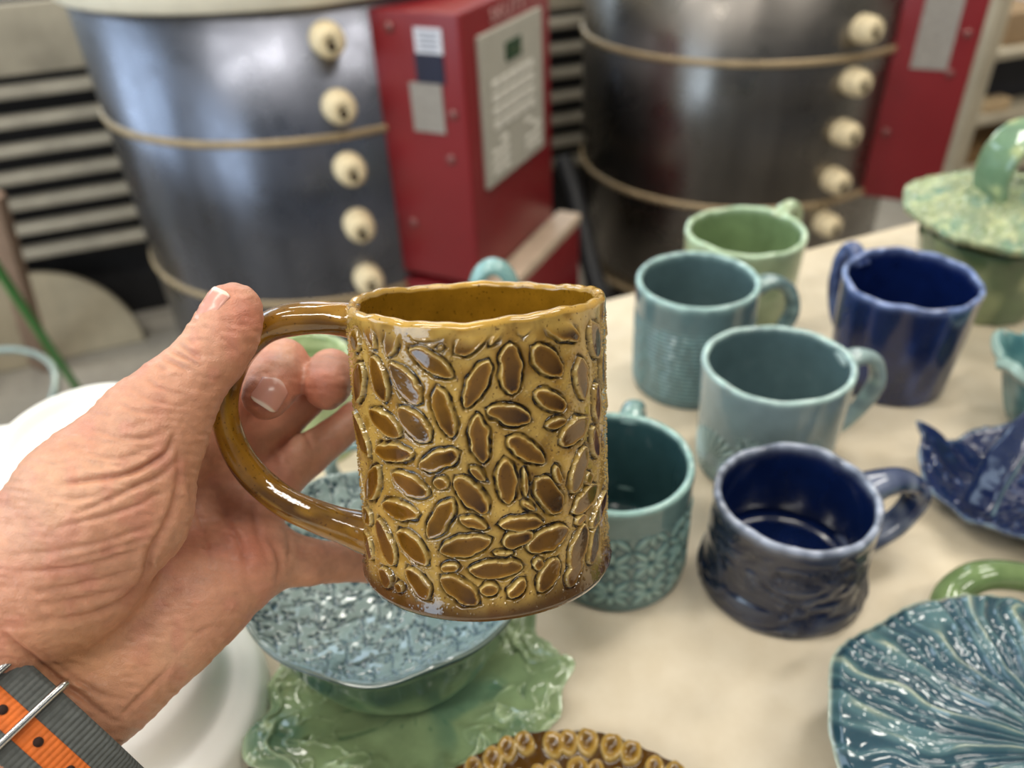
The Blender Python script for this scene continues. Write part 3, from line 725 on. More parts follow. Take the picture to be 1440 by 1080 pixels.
# stamped pattern: sprays of small leaves between lines that follow the midrib
a0 = math.radians(-22); U = X * math.cos(a0) + Y * math.sin(a0); W_ = -X * math.sin(a0) + Y * math.cos(a0)
cell = .0078
def spray(U, W_):
    best = np.full(U.shape, -1.0)
    g3 = np.random.default_rng(8)
    bu = np.floor(U / cell); bw = np.floor(W_ / cell)
    for du in (-1, 0, 1):
        for dw in (-1, 0, 1):
            ci = (bu + du).astype(int); cj = (bw + dw).astype(int)
            h = lambda k: np.modf(np.abs(np.sin(ci * 127.1 + cj * 311.7 + k * 74.7) * 43758.5453))[0]
            cx = (ci + .25 + .5 * h(1)) * cell; cy = (cj + .25 + .5 * h(2)) * cell
            x = U - cx; y = W_ - cy; r = np.hypot(x, y); an = np.arctan2(y, x) + h(3) * 6.28
            k = np.where(h(4) < .45, 5, 3)
            fl = np.cos(an * k / 1.0)
            f = smooth(  .0037 * (.62 + .38 * fl), .0037 * (.62 + .38 * fl) - .0007, r) * 1.0 - 1 * smooth(.0008, .0003, r)
            best = np.maximum(best, f)
    return np.clip(best, 0, 1)
pat = spray(U, W_)
stem = smooth(.0006, .0002, np.abs(W_ * .6 + .004 * np.sin(U * 260) - np.round((W_ * .6) / .009) * .009))
pat = np.clip(np.maximum(pat, stem), 0, 1)
rib = np.exp(-((W_ + .0 + .1 * U * U / .07) / .0016) ** 2)
pat *= (1 - smooth(.2, .5, rib)) * inner * smooth(.0005, .003, RBW - rr)
hh = -.0011 * pat + .0018 * rib * inner + .0009 * vn(U * 110, W_ * 110, 2) * inner
oute = (1 - inner)
hh = hh + oute * .0006 * vn(np.cos(th) * 4, np.sin(th) * 4, prof[None, :, 1] * 60)
def wb(V, th_, part):
    V = V.copy(); z = V[..., 2] / BH
    k = 1 + z ** 2 * (.035 * np.cos(2 * (th_ - PI + .35)) + .01 * np.sin(7 * th_)); V[..., 0] *= k; V[..., 1] *= k
    V[..., 2] += z ** 3 * (.003 * np.cos(2 * (th_ - PI + .35)) + .001 * np.sin(9 * th_)); return V
V = lathe_mug(prof, None, 480, hh, wb)
C = mixc(np.tile(lin('#8a9d99'), V.shape[:2] + (1,)), lin('#173f4c'), pat * .97); C = mixc(C, lin('#48808a'), rib * inner * .9); C = mixc(C, lin('#567e84'), inner * smooth(0, .7, vn(U * 25, W_ * 25, 5)) * .6 * (1 - pat))
C = mixc(C, mixc(np.tile(lin('#1f3f3c'), V.shape[:2] + (1,)), lin('#5f7c58'), smooth(.045, .015, prof[None, :, 1] + .012 * vn(np.cos(th) * 5, np.sin(th) * 5, 3))), oute * np.ones_like(X))
C = mixc(C, lin('#b4c2b4'), np.exp(-((ii - 176) / 3.5) ** 2) * .7 + 0 * X)
obj('body', V, gridf(480, 300, True), M_teal, tb, True, C, local=True)

# amber seed-textured plate at the bottom edge
c = onz(808, 1284, TZ + .03); sp = thing('plate', 'amber plate with raised seed shapes, only its rim showing at the bottom edge', 'plate', (c[0], c[1], TZ))
NT, NR = 900, 150
th = (np.arange(NT) / NT * 2 * PI)[:, None]; s = np.linspace(.02, 1, NR)[None]; RP = .0745
Dm = np.full((NT, NR), -1.0); gz = np.random.default_rng(2)
for ring, (rc, cnt, lr, lt) in enumerate(((.922, 46, .080, .068), (.765, 39, .080, .066), (.61, 31, .078, .066), (.455, 22, .078, .066), (.30, 14, .078, .066))):
    for j in range(cnt):
        t0 = (j + gz.uniform(-.22, .22)) / cnt * 2 * PI; r0 = rc + gz.uniform(-.015, .015); k = gz.uniform(.75, 1.05); tw = gz.uniform(-.35, .35)
        dth = ((th - t0 + PI) % (2 * PI)) - PI; sel = np.abs(dth[:, 0]) < .25
        a = (s - r0); b_ = dth[sel] * r0
        aa = a * math.cos(tw) + b_ * math.sin(tw); bb = -a * math.sin(tw) + b_ * math.cos(tw)
        Dm[sel] = np.maximum(Dm[sel], 1 - np.hypot(aa / (lr * k), bb / (lt * k)))
pad = smooth(-.02, .22, Dm)
zz = .018 + .014 * s ** 2.2 + .0020 * pad - .0016 * smooth(.45, .9, Dm) + .0006 * np.exp(-((Dm - .12) / .06) ** 2) - .003 * smooth(.985, 1, s)
zz = zz + .0012 * vn(np.cos(th) * 3, np.sin(th) * 3, 1) * s
RO = RP * (1 + .012 * np.sin(th * 3 + 1) + .006 * np.sin(th * 11) + .004 * np.sin(th * 54))
top = np.stack([RO * s * np.cos(th), RO * s * np.sin(th), zz], -1)
bot = top.copy(); bot[..., 2] -= .005
V = np.concatenate([top, bot[:, ::-1]], 1)
C = mixc(np.tile(lin('#4a300c'), (NT, NR, 1)), lin('#97742f'), smooth(-.05, .12, Dm)); C = mixc(C, lin('#5f3f12'), smooth(.3, .75, Dm) * .9); C = mixc(C, lin('#c7ac68'), np.exp(-((Dm - .13) / .07) ** 2) * .6)
C = mixc(C, lin('#8a6c2c'), smooth(.985, 1, s) * .8 + 0 * Dm)
obj('dish', V, gridf(NT, 2 * NR, True), M_amber, sp, True, np.concatenate([C, C[:, ::-1] * .7], 1), local=True)
MB().lathe([(.001, 0), (.035, 0), (.037, .002), (.034, .014), (.001, .014)], 48, (c[0], c[1], TZ)).build('foot', plain('dark_amber_glaze', '#4c300c', .2), sp, True)

# small light green pot behind the fingers
c = onz(432, 545, TZ + .05); gp = thing('pot', 'small pale green pot glimpsed between the fingers and the amber handle', 'pot', (c[0], c[1], TZ))
prof, part = mug_profile(.034, .030, .075, .004, 40); V = lathe_mug(prof, part, 110, .0006 * vn(np.cos(np.arange(110) / 110 * 6.283)[:, None] * 8, np.sin(np.arange(110) / 110 * 6.283)[:, None] * 8, prof[None, :, 1] * 220))
obj('body', V, gridf(110, len(prof), True), M_green, gp, True, mixc(np.tile(lin('#a3b383'), V.shape[:2] + (1,)), lin('#c4cfa0'), smooth(0, .6, vn(V[..., 0] * 120, V[..., 1] * 120, V[..., 2] * 120))), local=True)

# white plaster moulds
c = onz(176, 1000, TZ + .02)
t = setp(MB().lathe(catmull(np.array([(.001, 0), (.060, 0), (.0665, .003), (.0685, .012), (.066, .022), (.0585, .0285), (.0535, .0315), (.0510, .036), (.0490, .0445), (.045, .051), (.036, .0555), (.02, .058), (.001, .0585)]), 90), 96, (0, 0, 0)).build('plaster_mould', M_plaster, None, True), 'stepped white plaster dome lying on the table below the wrist', 'mould', 'plaster moulds')
t.location = (c[0], c[1], TZ)
def hollow_mould(px, h, R, label, rot=0.0, sq=1.0):
    c = onz(px[0], px[1], TZ + h)
    pr = catmull(np.array([(.001, 0), (R * .9, 0), (R * 1.02, .004), (R * 1.06, h * .25), (R * 1.08, h * .42), (R * 1.06, h * .5), (R * .98, h * .54), (R * .985, h * .62), (R, h * .9), (R * .985, h * .98), (R * .95, h), (R * .88, h * .995), (R * .84, h * .96), (R * .80, h * .90), (R * .72, h * .87), (R * .4, h * .86), (.001, h * .86)]), 90)
    o = setp(MB().lathe(pr, 80).build('plaster_mould', M_plaster, None, True), label, 'mould', 'plaster moulds')
    o.location = (c[0], c[1], TZ); o.scale = (1, sq, 1); o.rotation_euler = (0, 0, rot); return o
hollow_mould((112, 602), .075, .049, 'round white plaster mould with a sunken top, standing left behind the thumb')
hollow_mould((-22, 650), .045, .040, 'lower white plaster mould at the left edge, its shoulder showing beside the hand')
#@@PART3
# ------------------------------------------------------------------ the kilns and the clutter around them
def m_steel(name, base, seed, dark=.55):
    m, nt, b = new_mat(name)
    n = noise(nt, 3.0, 4, .6, stretch=(1, 1, .18)); n2 = noise(nt, 9.0 + seed, 5, .65)
    base = lin(base)
    c = ramp(nt, n, [(.36, base * dark), (.5, base), (.66, np.minimum(base * 1.55, 1))])  # steel tinted darker to stand in for reflections of the room
    nt.links.new(mixrgb(nt, ramp(nt, n2, [(.45, 0.0), (.8, .5)]), c, rgba(base * .6 + .01)), b.inputs['Base Color'])
    b.inputs['Metallic'].default_value = 1.0
    nt.links.new(ramp(nt, n2, [(.3, .20), (.75, .42)]), b.inputs['Roughness'])
    bump(nt, b, noise(nt, 2.2, 1), .5, .005)
    return m
M_lid = plain('cream_lid_brick', '#f3ead4', .7, var=.05)
M_hoop = plain('tan_hoop_band', '#b09a78', .45, .35, var=.15, scale=20)
M_plug = plain('cream_ceramic_plug', '#e6d3ac', .6, var=.1, scale=60)
M_hole = plain('plug_hole_shade', '#3a2a18', .9)  # dark brown standing in for the shade inside the hole
M_red = plain('red_enamel', '#821e24', .36, var=.08, scale=6)
M_key = plain('keypad_grey', '#b6b2a6', .5, var=.06, scale=40)
M_keyb = plain('keypad_button', '#e6e2d8', .5, var=.03)
M_lcd = plain('green_display', '#2c4a34', .15)
M_label = plain('grey_label', '#9b948c', .6, var=.12, scale=120)
M_whitel = plain('white_label', '#dcdde6', .5, var=.05, scale=120)
M_blackl = plain('black_label', '#23263c', .4, var=.2, scale=90)
M_ink = plain('label_print', '#7c7f90', .6)
M_letter = plain('pale_lettering', '#d8a8a4', .5)
M_chrome = plain('bright_steel', '#c4c4c4', .2, 1.0)
M_screw = plain('dull_screw', '#94605c', .4, .6)
M_black = plain('black_rubber', '#17171a', .55)
M_dark = plain('dark_steel_stand', '#2a2826', .5, .6)
PH = math.radians(-28); FR = np.array([math.cos(PH), math.sin(PH), 0]); SD = np.array([-math.sin(PH), math.cos(PH), 0])

def kiln(C, R, bands, ztop, zbot, plugs, steel, label, lidmat, lid_dark=False, lettering=True):
    root = thing('kiln', label, 'kiln', (C[0], C[1], 0), 'round electric kilns')
    n = 128
    MB().lathe([(.001, zbot), (R - .004, zbot), (R, zbot + .004), (R, ztop - .002), (R - .004, ztop), (.001, ztop)], n, C).build('jacket', steel, root, True)
    MB().lathe([(.001, ztop + .0005), (R + .012, ztop + .0005), (R + .016, ztop + .004), (R + .016, ztop + .062), (R + .008, ztop + .07), (.001, ztop + .07)], n, C).build('lid', lidmat, root, True)
    for z in bands:
        MB().lathe([(R - .002, z - .006), (R + .0035, z - .006), (R + .005, z - .003), (R + .005, z + .003), (R + .0035, z + .006), (R - .002, z + .006)], n, C).build('hoop', M_hoop, root, True)
    az = math.radians(-71.4); d = np.array([math.cos(az), math.sin(az), 0]); sdv = np.array([-math.sin(az), math.cos(az), 0])
    for z in plugs:
        tl_ = d + .06 * EZ * random.uniform(-1, 1) + .05 * sdv * random.uniform(-1, 1)
        pl = MB().lathe([(.0245, -.006), (.0255, .004), (.0245, .024), (.022, .034), (.016, .0395), (.0075, .0405), (.0065, .038), (.001, .036)], 28, C + d * R + EZ * z, tl_).build('peephole_plug', M_plug, root, True)
        MB().lathe([(.001, .037), (.0068, .0375), (.0068, .0412), (.001, .0414)], 16, C + d * R + EZ * z - EZ * .005, tl_).build('plug_hole', M_hole, pl, True)  # solid dark disc painted as the shaded hole
    # legs of the stand
    sb = MB()
    for a in (20, 110, 200, 290):
        q = C + .8 * R * np.array([math.cos(math.radians(a)), math.sin(math.radians(a)), 0]); sb.box(q + EZ * zbot / 2, .05, .05, zbot)
    sb.lathe([(R * .3, zbot - .03), (R * .9, zbot - .03), (R * .9, zbot), (R * .3, zbot)], 64, C); sb.build('stand', M_dark, root)
    # control box on the side
    k = R / .37
    depth0, front, side, w = .30 * k, .4653 * k, -.2 * k, .312 * k
    if lid_dark: front, side = .4587, -.1625
    corner = C + FR * front + SD * side
    def P(r, s, z): return corner + FR * r + SD * s + EZ * z
    zt, zb = ZC - .226, ZC - .66
    if lid_dark: zt, zb = ZC - .20, ZC - .70
    L = front - depth0
    bx = MB().box(P(-L / 2, w / 2, (zt + zb) / 2), L, w, zt - zb, FR, SD, EZ, .006).build('control_box', M_red, root, True)
    for q in ((.023, -.369), (.034, -.44), (.12, -.25), (.12, -.56)):
        MB().lathe([(.001, -.001), (.008, -.001), (.008, .002), (.005, .004), (.001, .0045)], 16, P(-q[0], 0, ZC + q[1]), -SD).build('screw', M_screw, bx, True)
    if not lid_dark:
        MB().box(P(-.054, -.001, ZC - .266), .046, .003, .036, FR, SD).build('paper_label', M_whitel, bx)
        ib = MB()
        for q in range(4): ib.box(P(-.054, -.0028, ZC - .255 - .007 * q), .034 - .006 * (q % 2), .001, .0022, FR, SD)
        ib.build('label_print', M_ink, bx)
        MB().box(P(-.056, -.001, ZC - .304), .048, .003, .042, FR, SD).build('warning_label', M_blackl, bx)
        MB().box(P(-.067, -.001, ZC - .363), .056, .003, .074, FR, SD).build('rating_plate', M_label, bx)
        # keypad panel on the front
        MB().box(P(.003, .152, ZC - .384), .008, .222, .236, FR, SD, EZ, .003).build('keypad_panel', M_key, bx)
        MB().box(P(.0075, .150, ZC - .306), .003, .055, .028, FR, SD).build('display', M_lcd, bx)
        kb = MB()
        for r in range(4):
            for c_ in range(5): kb.box(P(.0075, .085 + .031 * c_, ZC - .345 - .021 * r), .003, .022, .014, FR, SD, EZ, .002)
        for r in range(4):
            for c_ in (0, 1, 4, 5):
                if (r + c_) % 5: kb.box(P(.0075, .075 + .031 * c_, ZC - .435 - .015 * r), .003, .024, .008, FR, SD, EZ, .002)
        kb.build('keypad', M_keyb, bx)
        # lettering above the keypad
        cu = bpy.data.curves.new('lettering', 'FONT'); cu.body = 'SKUTT'; cu.size = .037; cu.extrude = .0006; cu.align_x = 'CENTER'; cu.align_y = 'CENTER'; cu.space_character = 1.15
        to = bpy.data.objects.new('tmp_text', cu); COL.objects.link(to); bpy.context.view_layer.update()
        me = bpy.data.meshes.new_from_object(to.evaluated_get(bpy.context.evaluated_depsgraph_get()))
        Vt = np.array([v.co[:] for v in me.vertices]); Ft = [tuple(p.vertices) for p in me.polygons]
        bpy.data.objects.remove(to)
        Vw = P(.002, .15, ZC - .249)[None] + Vt[:, :1] * SD + Vt[:, 1:2] * EZ * .75 + Vt[:, 2:3] * FR
        obj('lettering', Vw, Ft, M_letter, bx, False)
        # lower box with a pale top flange
        lb = MB().box(P(.015 - .10, .17, ZC - .815), .26, .345, .28, FR, SD, EZ, .005).build('relay_box', M_red, root, True)
        MB().box(P(.022, .17, ZC - .672), .05, .35, .02, FR, SD, EZ, .003).build('top_flange', plain('tan_flange', '#c9b39c', .5), lb)
    else:
        MB().box(P(-.073, -.001, ZC - .36), .064, .003, .15, FR, SD).build('rating_plate', M_label, bx)
    return root
kiln(K1C, .37, [ZC - .402, ZC - .688, ZC - .965], ZC - .213, .17, [ZC - z for z in (.258, .355, .453, .549, .652)], m_steel('kiln_steel', '#72747e', 0),
     'round steel kiln on the left with red keypad box and cream lid', M_lid)
kiln(K2C, .357, [ZC - .402, ZC - .689, ZC - .93], ZC - .19, .22, [ZC - z for z in (.352, .444, .541, .637, .733)], m_steel('kiln_steel_dull', '#7d7873', 1, .6),
     'round steel kiln on the right, darker, with a red box at its right side', M_lid, True)
# small chrome catch on the left kiln's lid
kr = [o for o in COL.objects if o.name == 'kiln'][0]
az = math.radians(-171); d = np.array([math.cos(az), math.sin(az), 0])
MB().lathe([(.001, -.02), (.010, -.02), (.012, -.012), (.012, .016), (.009, .022), (.001, .023)], 20, K1C + d * .40 + EZ * (ZC - .185)).bar(K1C + d * .37 + EZ * (ZC - .19), K1C + d * .40 + EZ * (ZC - .19), .012, .012).build('lid_catch', M_chrome, kr, True)

# slatted crate stack behind the kilns
M_slat = plain('weathered_slat', '#aaa292', .8, var=.2, scale=14, bumpd=.002)
M_slatb = plain('rack_shade_dark', '#2b2a2c', .9)  # near-black standing in for the shade in and under the rack
o_ = room(-.25, .56, 0)
rk = thing('slatted_rack', 'weathered grey slatted rack running along behind both kilns', 'rack', o_)
V0 = .5
MB().box(room(-.25, V0 + .02, ZC - .365), 2.7, .03, .145, EX, EY, EZ, .004).build('top_board', plain('weathered_board', '#a39a88', .85, var=.22, scale=9, bumpd=.002), rk, True)
for j in range(7):
    MB().box(room(-.25, V0 + .03, ZC - .476 - .0648 * j), 2.7, .05, .023, EX, EY, EZ, .006).build('slat', M_slat, rk, True)
for u in (-1.55, -.3, 1.02):
    MB().box(room(u, V0 + .10, (ZC - .293) / 2), .05, .06, ZC - .293, EX, EY).build('post', M_slatb, rk)
MB().box(room(-.25, V0 + .16, (ZC - .3) / 2), 2.7, .02, ZC - .3, EX, EY).build('shade_panel', M_slatb, rk)  # added dark sheet: shade between and below the slats

# half-round kiln shelf leaning on the floor
hs = MB(); a = np.linspace(0, PI, 40); Rh = .24
ring = [(math.cos(t) * Rh, math.sin(t) * Rh) for t in a]
pts = [(x, 0, z) for x, z in ring] + [(x, .028, z) for x, z in ring]; m_ = len(ring)
F = [tuple(range(m_)), tuple(range(2 * m_ - 1, m_ - 1, -1))] + [(j, m_ + j, m_ + (j + 1) % m_, (j + 1) % m_) for j in range(m_)]
hs.add(np.array(pts), F)
ho = setp(hs.build('kiln_shelf', plain('sandy_cordierite', '#b3a78f', .9, var=.1, scale=25, bumpd=.001)), 'sandy half-round kiln shelf leaning upright on the floor at left', 'kiln shelf')
p0 = onz(92, 503, 0); ho.location = (p0[0] - .03, p0[1] - .02, 0.004); ho.rotation_euler = (math.radians(-14), 0, math.radians(20))
# pale board and other bits behind it
def leaning(name, lab, cat, a, b, w, t, mat, up=(0, 0, 1), bev=.002):
    o = MB().bar(np.asarray(a) * 1.0, b, w, t, up, bev).build(name, mat, None, True, loc=a); return setp(o, lab, cat)
bo = thing('wooden_post', 'pinkish brown wooden post leaning by the slatted rack at the left edge', 'post', onz(62, 520, 0))
MB().bar(onz(62, 520, 0) + EZ * .012, at(-14, 270, 1.62), .05, .028, (.3, 1, .2), .003).build('board', plain('pinkish_wood', '#9a7f6c', .7, var=.12, scale=12), bo, True)
p = setp(MB().box((0, 0, 0), .36, .03, .30, EX, EY, EZ, .003).build('plywood_sheet', plain('plywood', '#b29c80', .8, var=.08, scale=8), None, True), 'tan plywood offcut standing on the floor at the left edge', 'board')
q = onz(-20, 540, 0); p.location = (q[0] - .14, q[1] - .16, .152)
gp0 = onz(112, 552, 0); gp1 = at(-25, 345, 1.43)
gs = MB().tube(catmull(np.array([gp0 + EZ * .008, (gp0 + gp1) / 2, gp1]), 20), .0095, 14).build('broom_handle', plain('green_painted_metal', '#3f8f3c', .4, var=.08), None, True, loc=gp0)
setp(gs, 'green pole leaning at the left edge above the plaster moulds', 'pole')
hoopc = [at(-20, 495, 1.24), at(20, 492, 1.23), at(55, 500, 1.22), at(77, 520, 1.21), at(78, 548, 1.20), at(66, 575, 1.20), at(40, 600, 1.2)]
wl = MB().tube(catmull(np.array(hoopc), 40), .0055, 12).build('wire_hoop', plain('galvanised_wire', '#9aa59c', .35, .7), None, True, loc=hoopc[3]); setp(wl, 'grey bent metal hoop beside the green pole at the left edge', 'hoop')
# metal stool carrying the hoop and the pole foot is outside the picture
# black hose between the kilns
hz = [at(792, 226, 1.80), at(806, 268, 1.78), at(818, 318, 1.75), at(830, 372, 1.72), at(846, 425, 1.66)]
hz = [np.array([q[0], q[1], max(q[2], .03)]) for q in hz]
setp(MB().tube(catmull(np.array(hz), 40), .022, 14).build('hose', M_black, None, True, loc=hz[-1]), 'black hose trailing down between the two kilns', 'hose')

# storage shelf at the right, beyond the right kiln
M_ply = plain('shelf_wood', '#bdb29c', .75, var=.12, scale=10)
su0, sv0 = 1.925, .21
ss = thing('storage_shelf', 'grey wooden storage shelf beyond the red box at the upper right', 'shelf', room(su0 + .5, sv0 + .2, 0))
for u in (su0, su0 + 1.0):
    for v in (sv0, sv0 + .4):
        MB().box(room(u, v, .55), .045, .045, 1.1, EX, EY, EZ, .003).build('post', M_ply, ss, True)
SZ = (ZC - .99, ZC - .82, ZC - .63)
for z in SZ: MB().box(room(su0 + .5, sv0 + .2, z - .011), 1.04, .44, .022, EX, EY, EZ, .003).build('shelf_board', M_ply, ss, True)
def sbox(name, lab, cat, u, z, sx, sy, sz, colr, v=None, grp=None, bev=.004, r=.7):
    v = sv0 + .03 + sy / 2 if v is None else v
    c = room(u, v, z + .0005)
    o = MB().box((0, 0, sz / 2), sx, sy, sz, EX, EY, EZ, bev).build(name, plain(name + '_skin', colr, r, var=.1, scale=20), None, True); o.location = [float(q) for q in c]
    return setp(o, lab, cat, grp)
sbox('cardboard_box', 'tan cardboard box on the top board of the storage shelf', 'box', su0 + .18, SZ[2], .18, .22, .09, '#a58a6a')
sbox('plastic_tub', 'pale plastic tub on the top board of the storage shelf, right of the cardboard box', 'tub', su0 + .42, SZ[2], .2, .24, .13, '#c9ccd6')
sbox('crate', 'dark blue-black crate on the middle board of the storage shelf', 'crate', su0 + .24, SZ[1], .32, .3, .13, '#23242e', v=sv0 + .25)
sbox('wood_block', 'short pale wood block in front of the dark crate on the storage shelf', 'block', su0 + .13, SZ[1], .10, .05, .035, '#cbb08a', v=sv0 + .04)
sbox('wood_plank', 'brown plank lying on the lowest board of the storage shelf', 'plank', su0 + .22, SZ[0], .36, .2, .05, '#8a6b45')
sbox('carton', 'dark brown carton on the lowest board of the storage shelf, beside the plank', 'box', su0 + .62, SZ[0], .26, .28, .13, '#4a3a30')
#@@PART4
# ------------------------------------------------------------------ the hand
def cc(px, py, k): return np.array([(px - 720) / F_PX * k, (540 - py) / F_PX * k, k])
def c2w(P):
    P = np.asarray(P); return CAM + P[..., 0:1] * RT + P[..., 1:2] * UP + P[..., 2:3] * FW
PALM = [  # each limb: points (x, y, distance, radius)
    [(-40, 955, .240, .0210), (-160, 1085, .214, .0225), (-330, 1260, .178, .0245)], [(30, 1015, .242, .0205), (-70, 1150, .216, .0220), (-230, 1340, .180, .0240)],
    [(-30, 930, .250, .0215), (130, 760, .272, .0200), (292, 572, .300, .0120)],
    [(0, 955, .254, .0215), (160, 790, .279, .0190), (322, 645, .304, .0118)],
    [(30, 985, .256, .0200), (190, 830, .279, .0175), (352, 712, .302, .0118)],
    [(40, 1015, .252, .0200), (205, 890, .270, .0180), (372, 783, .293, .0118)],
    [(60, 1022, .252, .0200), (150, 950, .259, .0185), (262, 852, .270, .0175), (338, 800, .281, .0135)],
    [(-20, 900, .242, .0240), (75, 795, .238, .0250), (150, 705, .235, .0235), (215, 605, .237, .0155)],
    [(190, 660, .248, .0140), (282, 612, .296, .0110)],
]
THUMB = [(215, 605, .237, .0155), (250, 553, .2385, .0120), (292, 508, .2405, .0098), (318, 468, .2425, .0092), (328, 440, .2430, .0080), (329, 432, .2430, .0074)]
FINGERS = [
    [(292, 572, .300, .0115), (388, 512, .322, .0096), (396, 513, .294, .0098), (385, 538, .279, .0095), (375, 556, .2725, .0086)],
    [(322, 645, .304, .0115), (460, 532, .337, .0090), (466, 524, .306, .0090), (461, 536, .288, .0089), (459, 546, .2815, .0083)],
    [(352, 712, .302, .0112), (432, 640, .316, .0082), (500, 590, .334, .0076), (545, 580, .346, .0070)],
    [(372, 783, .293, .0112), (430, 788, .300, .0088), (520, 792, .322, .0072), (590, 775, .338, .0068)],
]
def sdf_cone(X, Y, K, A, ra, B, rb):
    d = (B - A).astype(np.float32); L2 = float(d @ d)
    x = X - np.float32(A[0]); y = Y - np.float32(A[1]); k = K - np.float32(A[2])
    t = np.clip((x * d[0] + y * d[1] + k * d[2]) / np.float32(L2), 0, 1)
    return np.sqrt((x - t * d[0]) ** 2 + (y - t * d[1]) ** 2 + (k - t * d[2]) ** 2) - (np.float32(ra) + t * np.float32(rb - ra))
def smin(a, b, k):
    h = np.maximum(k - np.abs(a - b), 0) / k; return np.minimum(a, b) - h * h * k * np.float32(.25)
def chain(X, Y, K, pts, k=None):
    S = None
    for p, q in zip(pts[:-1], pts[1:]):
        s = sdf_cone(X, Y, K, cc(*p[:3]), p[3], cc(*q[:3]), q[3]); S = s if S is None else (smin(S, s, np.float32(k)) if k else np.minimum(S, s))
    return S
def hand_sdf(X, Y, K):
    S = None
    for c_ in PALM:
        s = chain(X, Y, K, c_, .006); S = s if S is None else smin(S, s, np.float32(.010))
    S = smin(S, chain(X, Y, K, THUMB, .004), np.float32(.006))
    Fm = None
    for c_ in FINGERS:
        s = chain(X, Y, K, c_, .003); Fm = s if Fm is None else smin(Fm, s, np.float32(.0012))
    return smin(S, Fm, np.float32(.006))
def surface_nets(S, org, h):
    ins = S < 0; n = S.shape
    cnt = np.zeros((n[0] - 1, n[1] - 1, n[2] - 1), np.int8)
    cor = [(a, b, c_) for a in (0, 1) for b in (0, 1) for c_ in (0, 1)]
    for (a, b, c_) in cor: cnt += ins[a:n[0] - 1 + a, b:n[1] - 1 + b, c_:n[2] - 1 + c_]
    cells = np.argwhere((cnt > 0) & (cnt < 8)); idx = np.full(cnt.shape, -1, np.int32); idx[tuple(cells.T)] = np.arange(len(cells))
    acc = np.zeros((len(cells), 3)); num = np.zeros(len(cells))
    for a in cor:
        for ax in range(3):
            if a[ax]: continue
            b = list(a); b[ax] = 1
            sa = S[cells[:, 0] + a[0], cells[:, 1] + a[1], cells[:, 2] + a[2]]; sb = S[cells[:, 0] + b[0], cells[:, 1] + b[1], cells[:, 2] + b[2]]
            cr = (sa < 0) != (sb < 0); t = np.where(cr, sa / np.where(cr, sa - sb, 1), 0)
            p = np.tile(np.array(a, float), (len(cells), 1)); p[:, ax] += t
            acc += p * cr[:, None]; num += cr
    V = (cells + acc / num[:, None]) * h + org
    Q = []
    for ax in range(3):
        o1, o2 = [(1, 2), (2, 0), (0, 1)][ax]
        sl0 = [slice(None)] * 3; sl1 = [slice(None)] * 3; sl0[ax] = slice(0, -1); sl1[ax] = slice(1, None)
        A_, B_ = ins[tuple(sl0)], ins[tuple(sl1)]
        e = np.argwhere(A_ != B_); e = e[(e[:, o1] > 0) & (e[:, o2] > 0) & (e[:, o1] < n[o1] - 1) & (e[:, o2] < n[o2] - 1)]
        f = A_[tuple(e.T)]
        def g(d1, d2):
            q = e.copy(); q[:, o1] -= d1; q[:, o2] -= d2; return idx[tuple(q.T)]
        q = np.stack([g(1, 1), g(0, 1), g(0, 0), g(1, 0)], -1); q[~f] = q[~f][:, ::-1]; Q.append(q)
    return V, np.concatenate(Q)
HS = .00105
allp = [p for c_ in PALM + [THUMB] + FINGERS for p in c_]
lo = np.min([cc(*p[:3]) - p[3] for p in allp], 0) - .006; hi = np.max([cc(*p[:3]) + p[3] for p in allp], 0) + .006
ns = np.ceil((hi - lo) / HS).astype(int)
gx, gy, gk = [(lo[i] + HS * np.arange(ns[i])).astype(np.float32) for i in range(3)]
S = hand_sdf(gx[:, None, None], gy[None, :, None], gk[None, None, :])
HV, HF = surface_nets(S, lo, HS); del S
# a couple of relaxing passes
E_ = np.concatenate([HF[:, [0, 1]], HF[:, [1, 2]], HF[:, [2, 3]], HF[:, [3, 0]]])
for _ in range(4):
    s = np.zeros_like(HV); c_ = np.zeros(len(HV))
    for k in range(3): s[:, k] = np.bincount(E_[:, 0], HV[E_[:, 1], k], len(HV)) + np.bincount(E_[:, 1], HV[E_[:, 0], k], len(HV))
    c_ = np.bincount(E_[:, 0], minlength=len(HV)) + np.bincount(E_[:, 1], minlength=len(HV))
    HV = .5 * HV + .5 * s / c_[:, None]
HF = HF[:, ::-1].copy()                                            # lens axes are left-handed
me = mesh_data('tmp', c2w(HV), HF, None)
tmp = bpy.data.objects.new('tmp', me); COL.objects.link(tmp)
md = tmp.modifiers.new('s', 'SUBSURF'); md.levels = 1; md.render_levels = 1
bpy.context.view_layer.update()
m2 = bpy.data.meshes.new_from_object(tmp.evaluated_get(bpy.context.evaluated_depsgraph_get()))
nv = len(m2.vertices); HW = np.zeros(nv * 3); m2.vertices.foreach_get('co', HW); HW = HW.reshape(-1, 3)
NW = np.zeros(nv * 3); m2.vertices.foreach_get('normal', NW); NW = NW.reshape(-1, 3)
HQ = np.zeros(len(m2.loops), np.int32); m2.loops.foreach_get('vertex_index', HQ); HQ = HQ.reshape(-1, 4)
bpy.data.objects.remove(tmp)
hx, hy, hk = project(HW)
facing = -np.einsum('ij,ij->i', NW, (HW - CAM) / np.linalg.norm(HW - CAM, axis=1)[:, None])
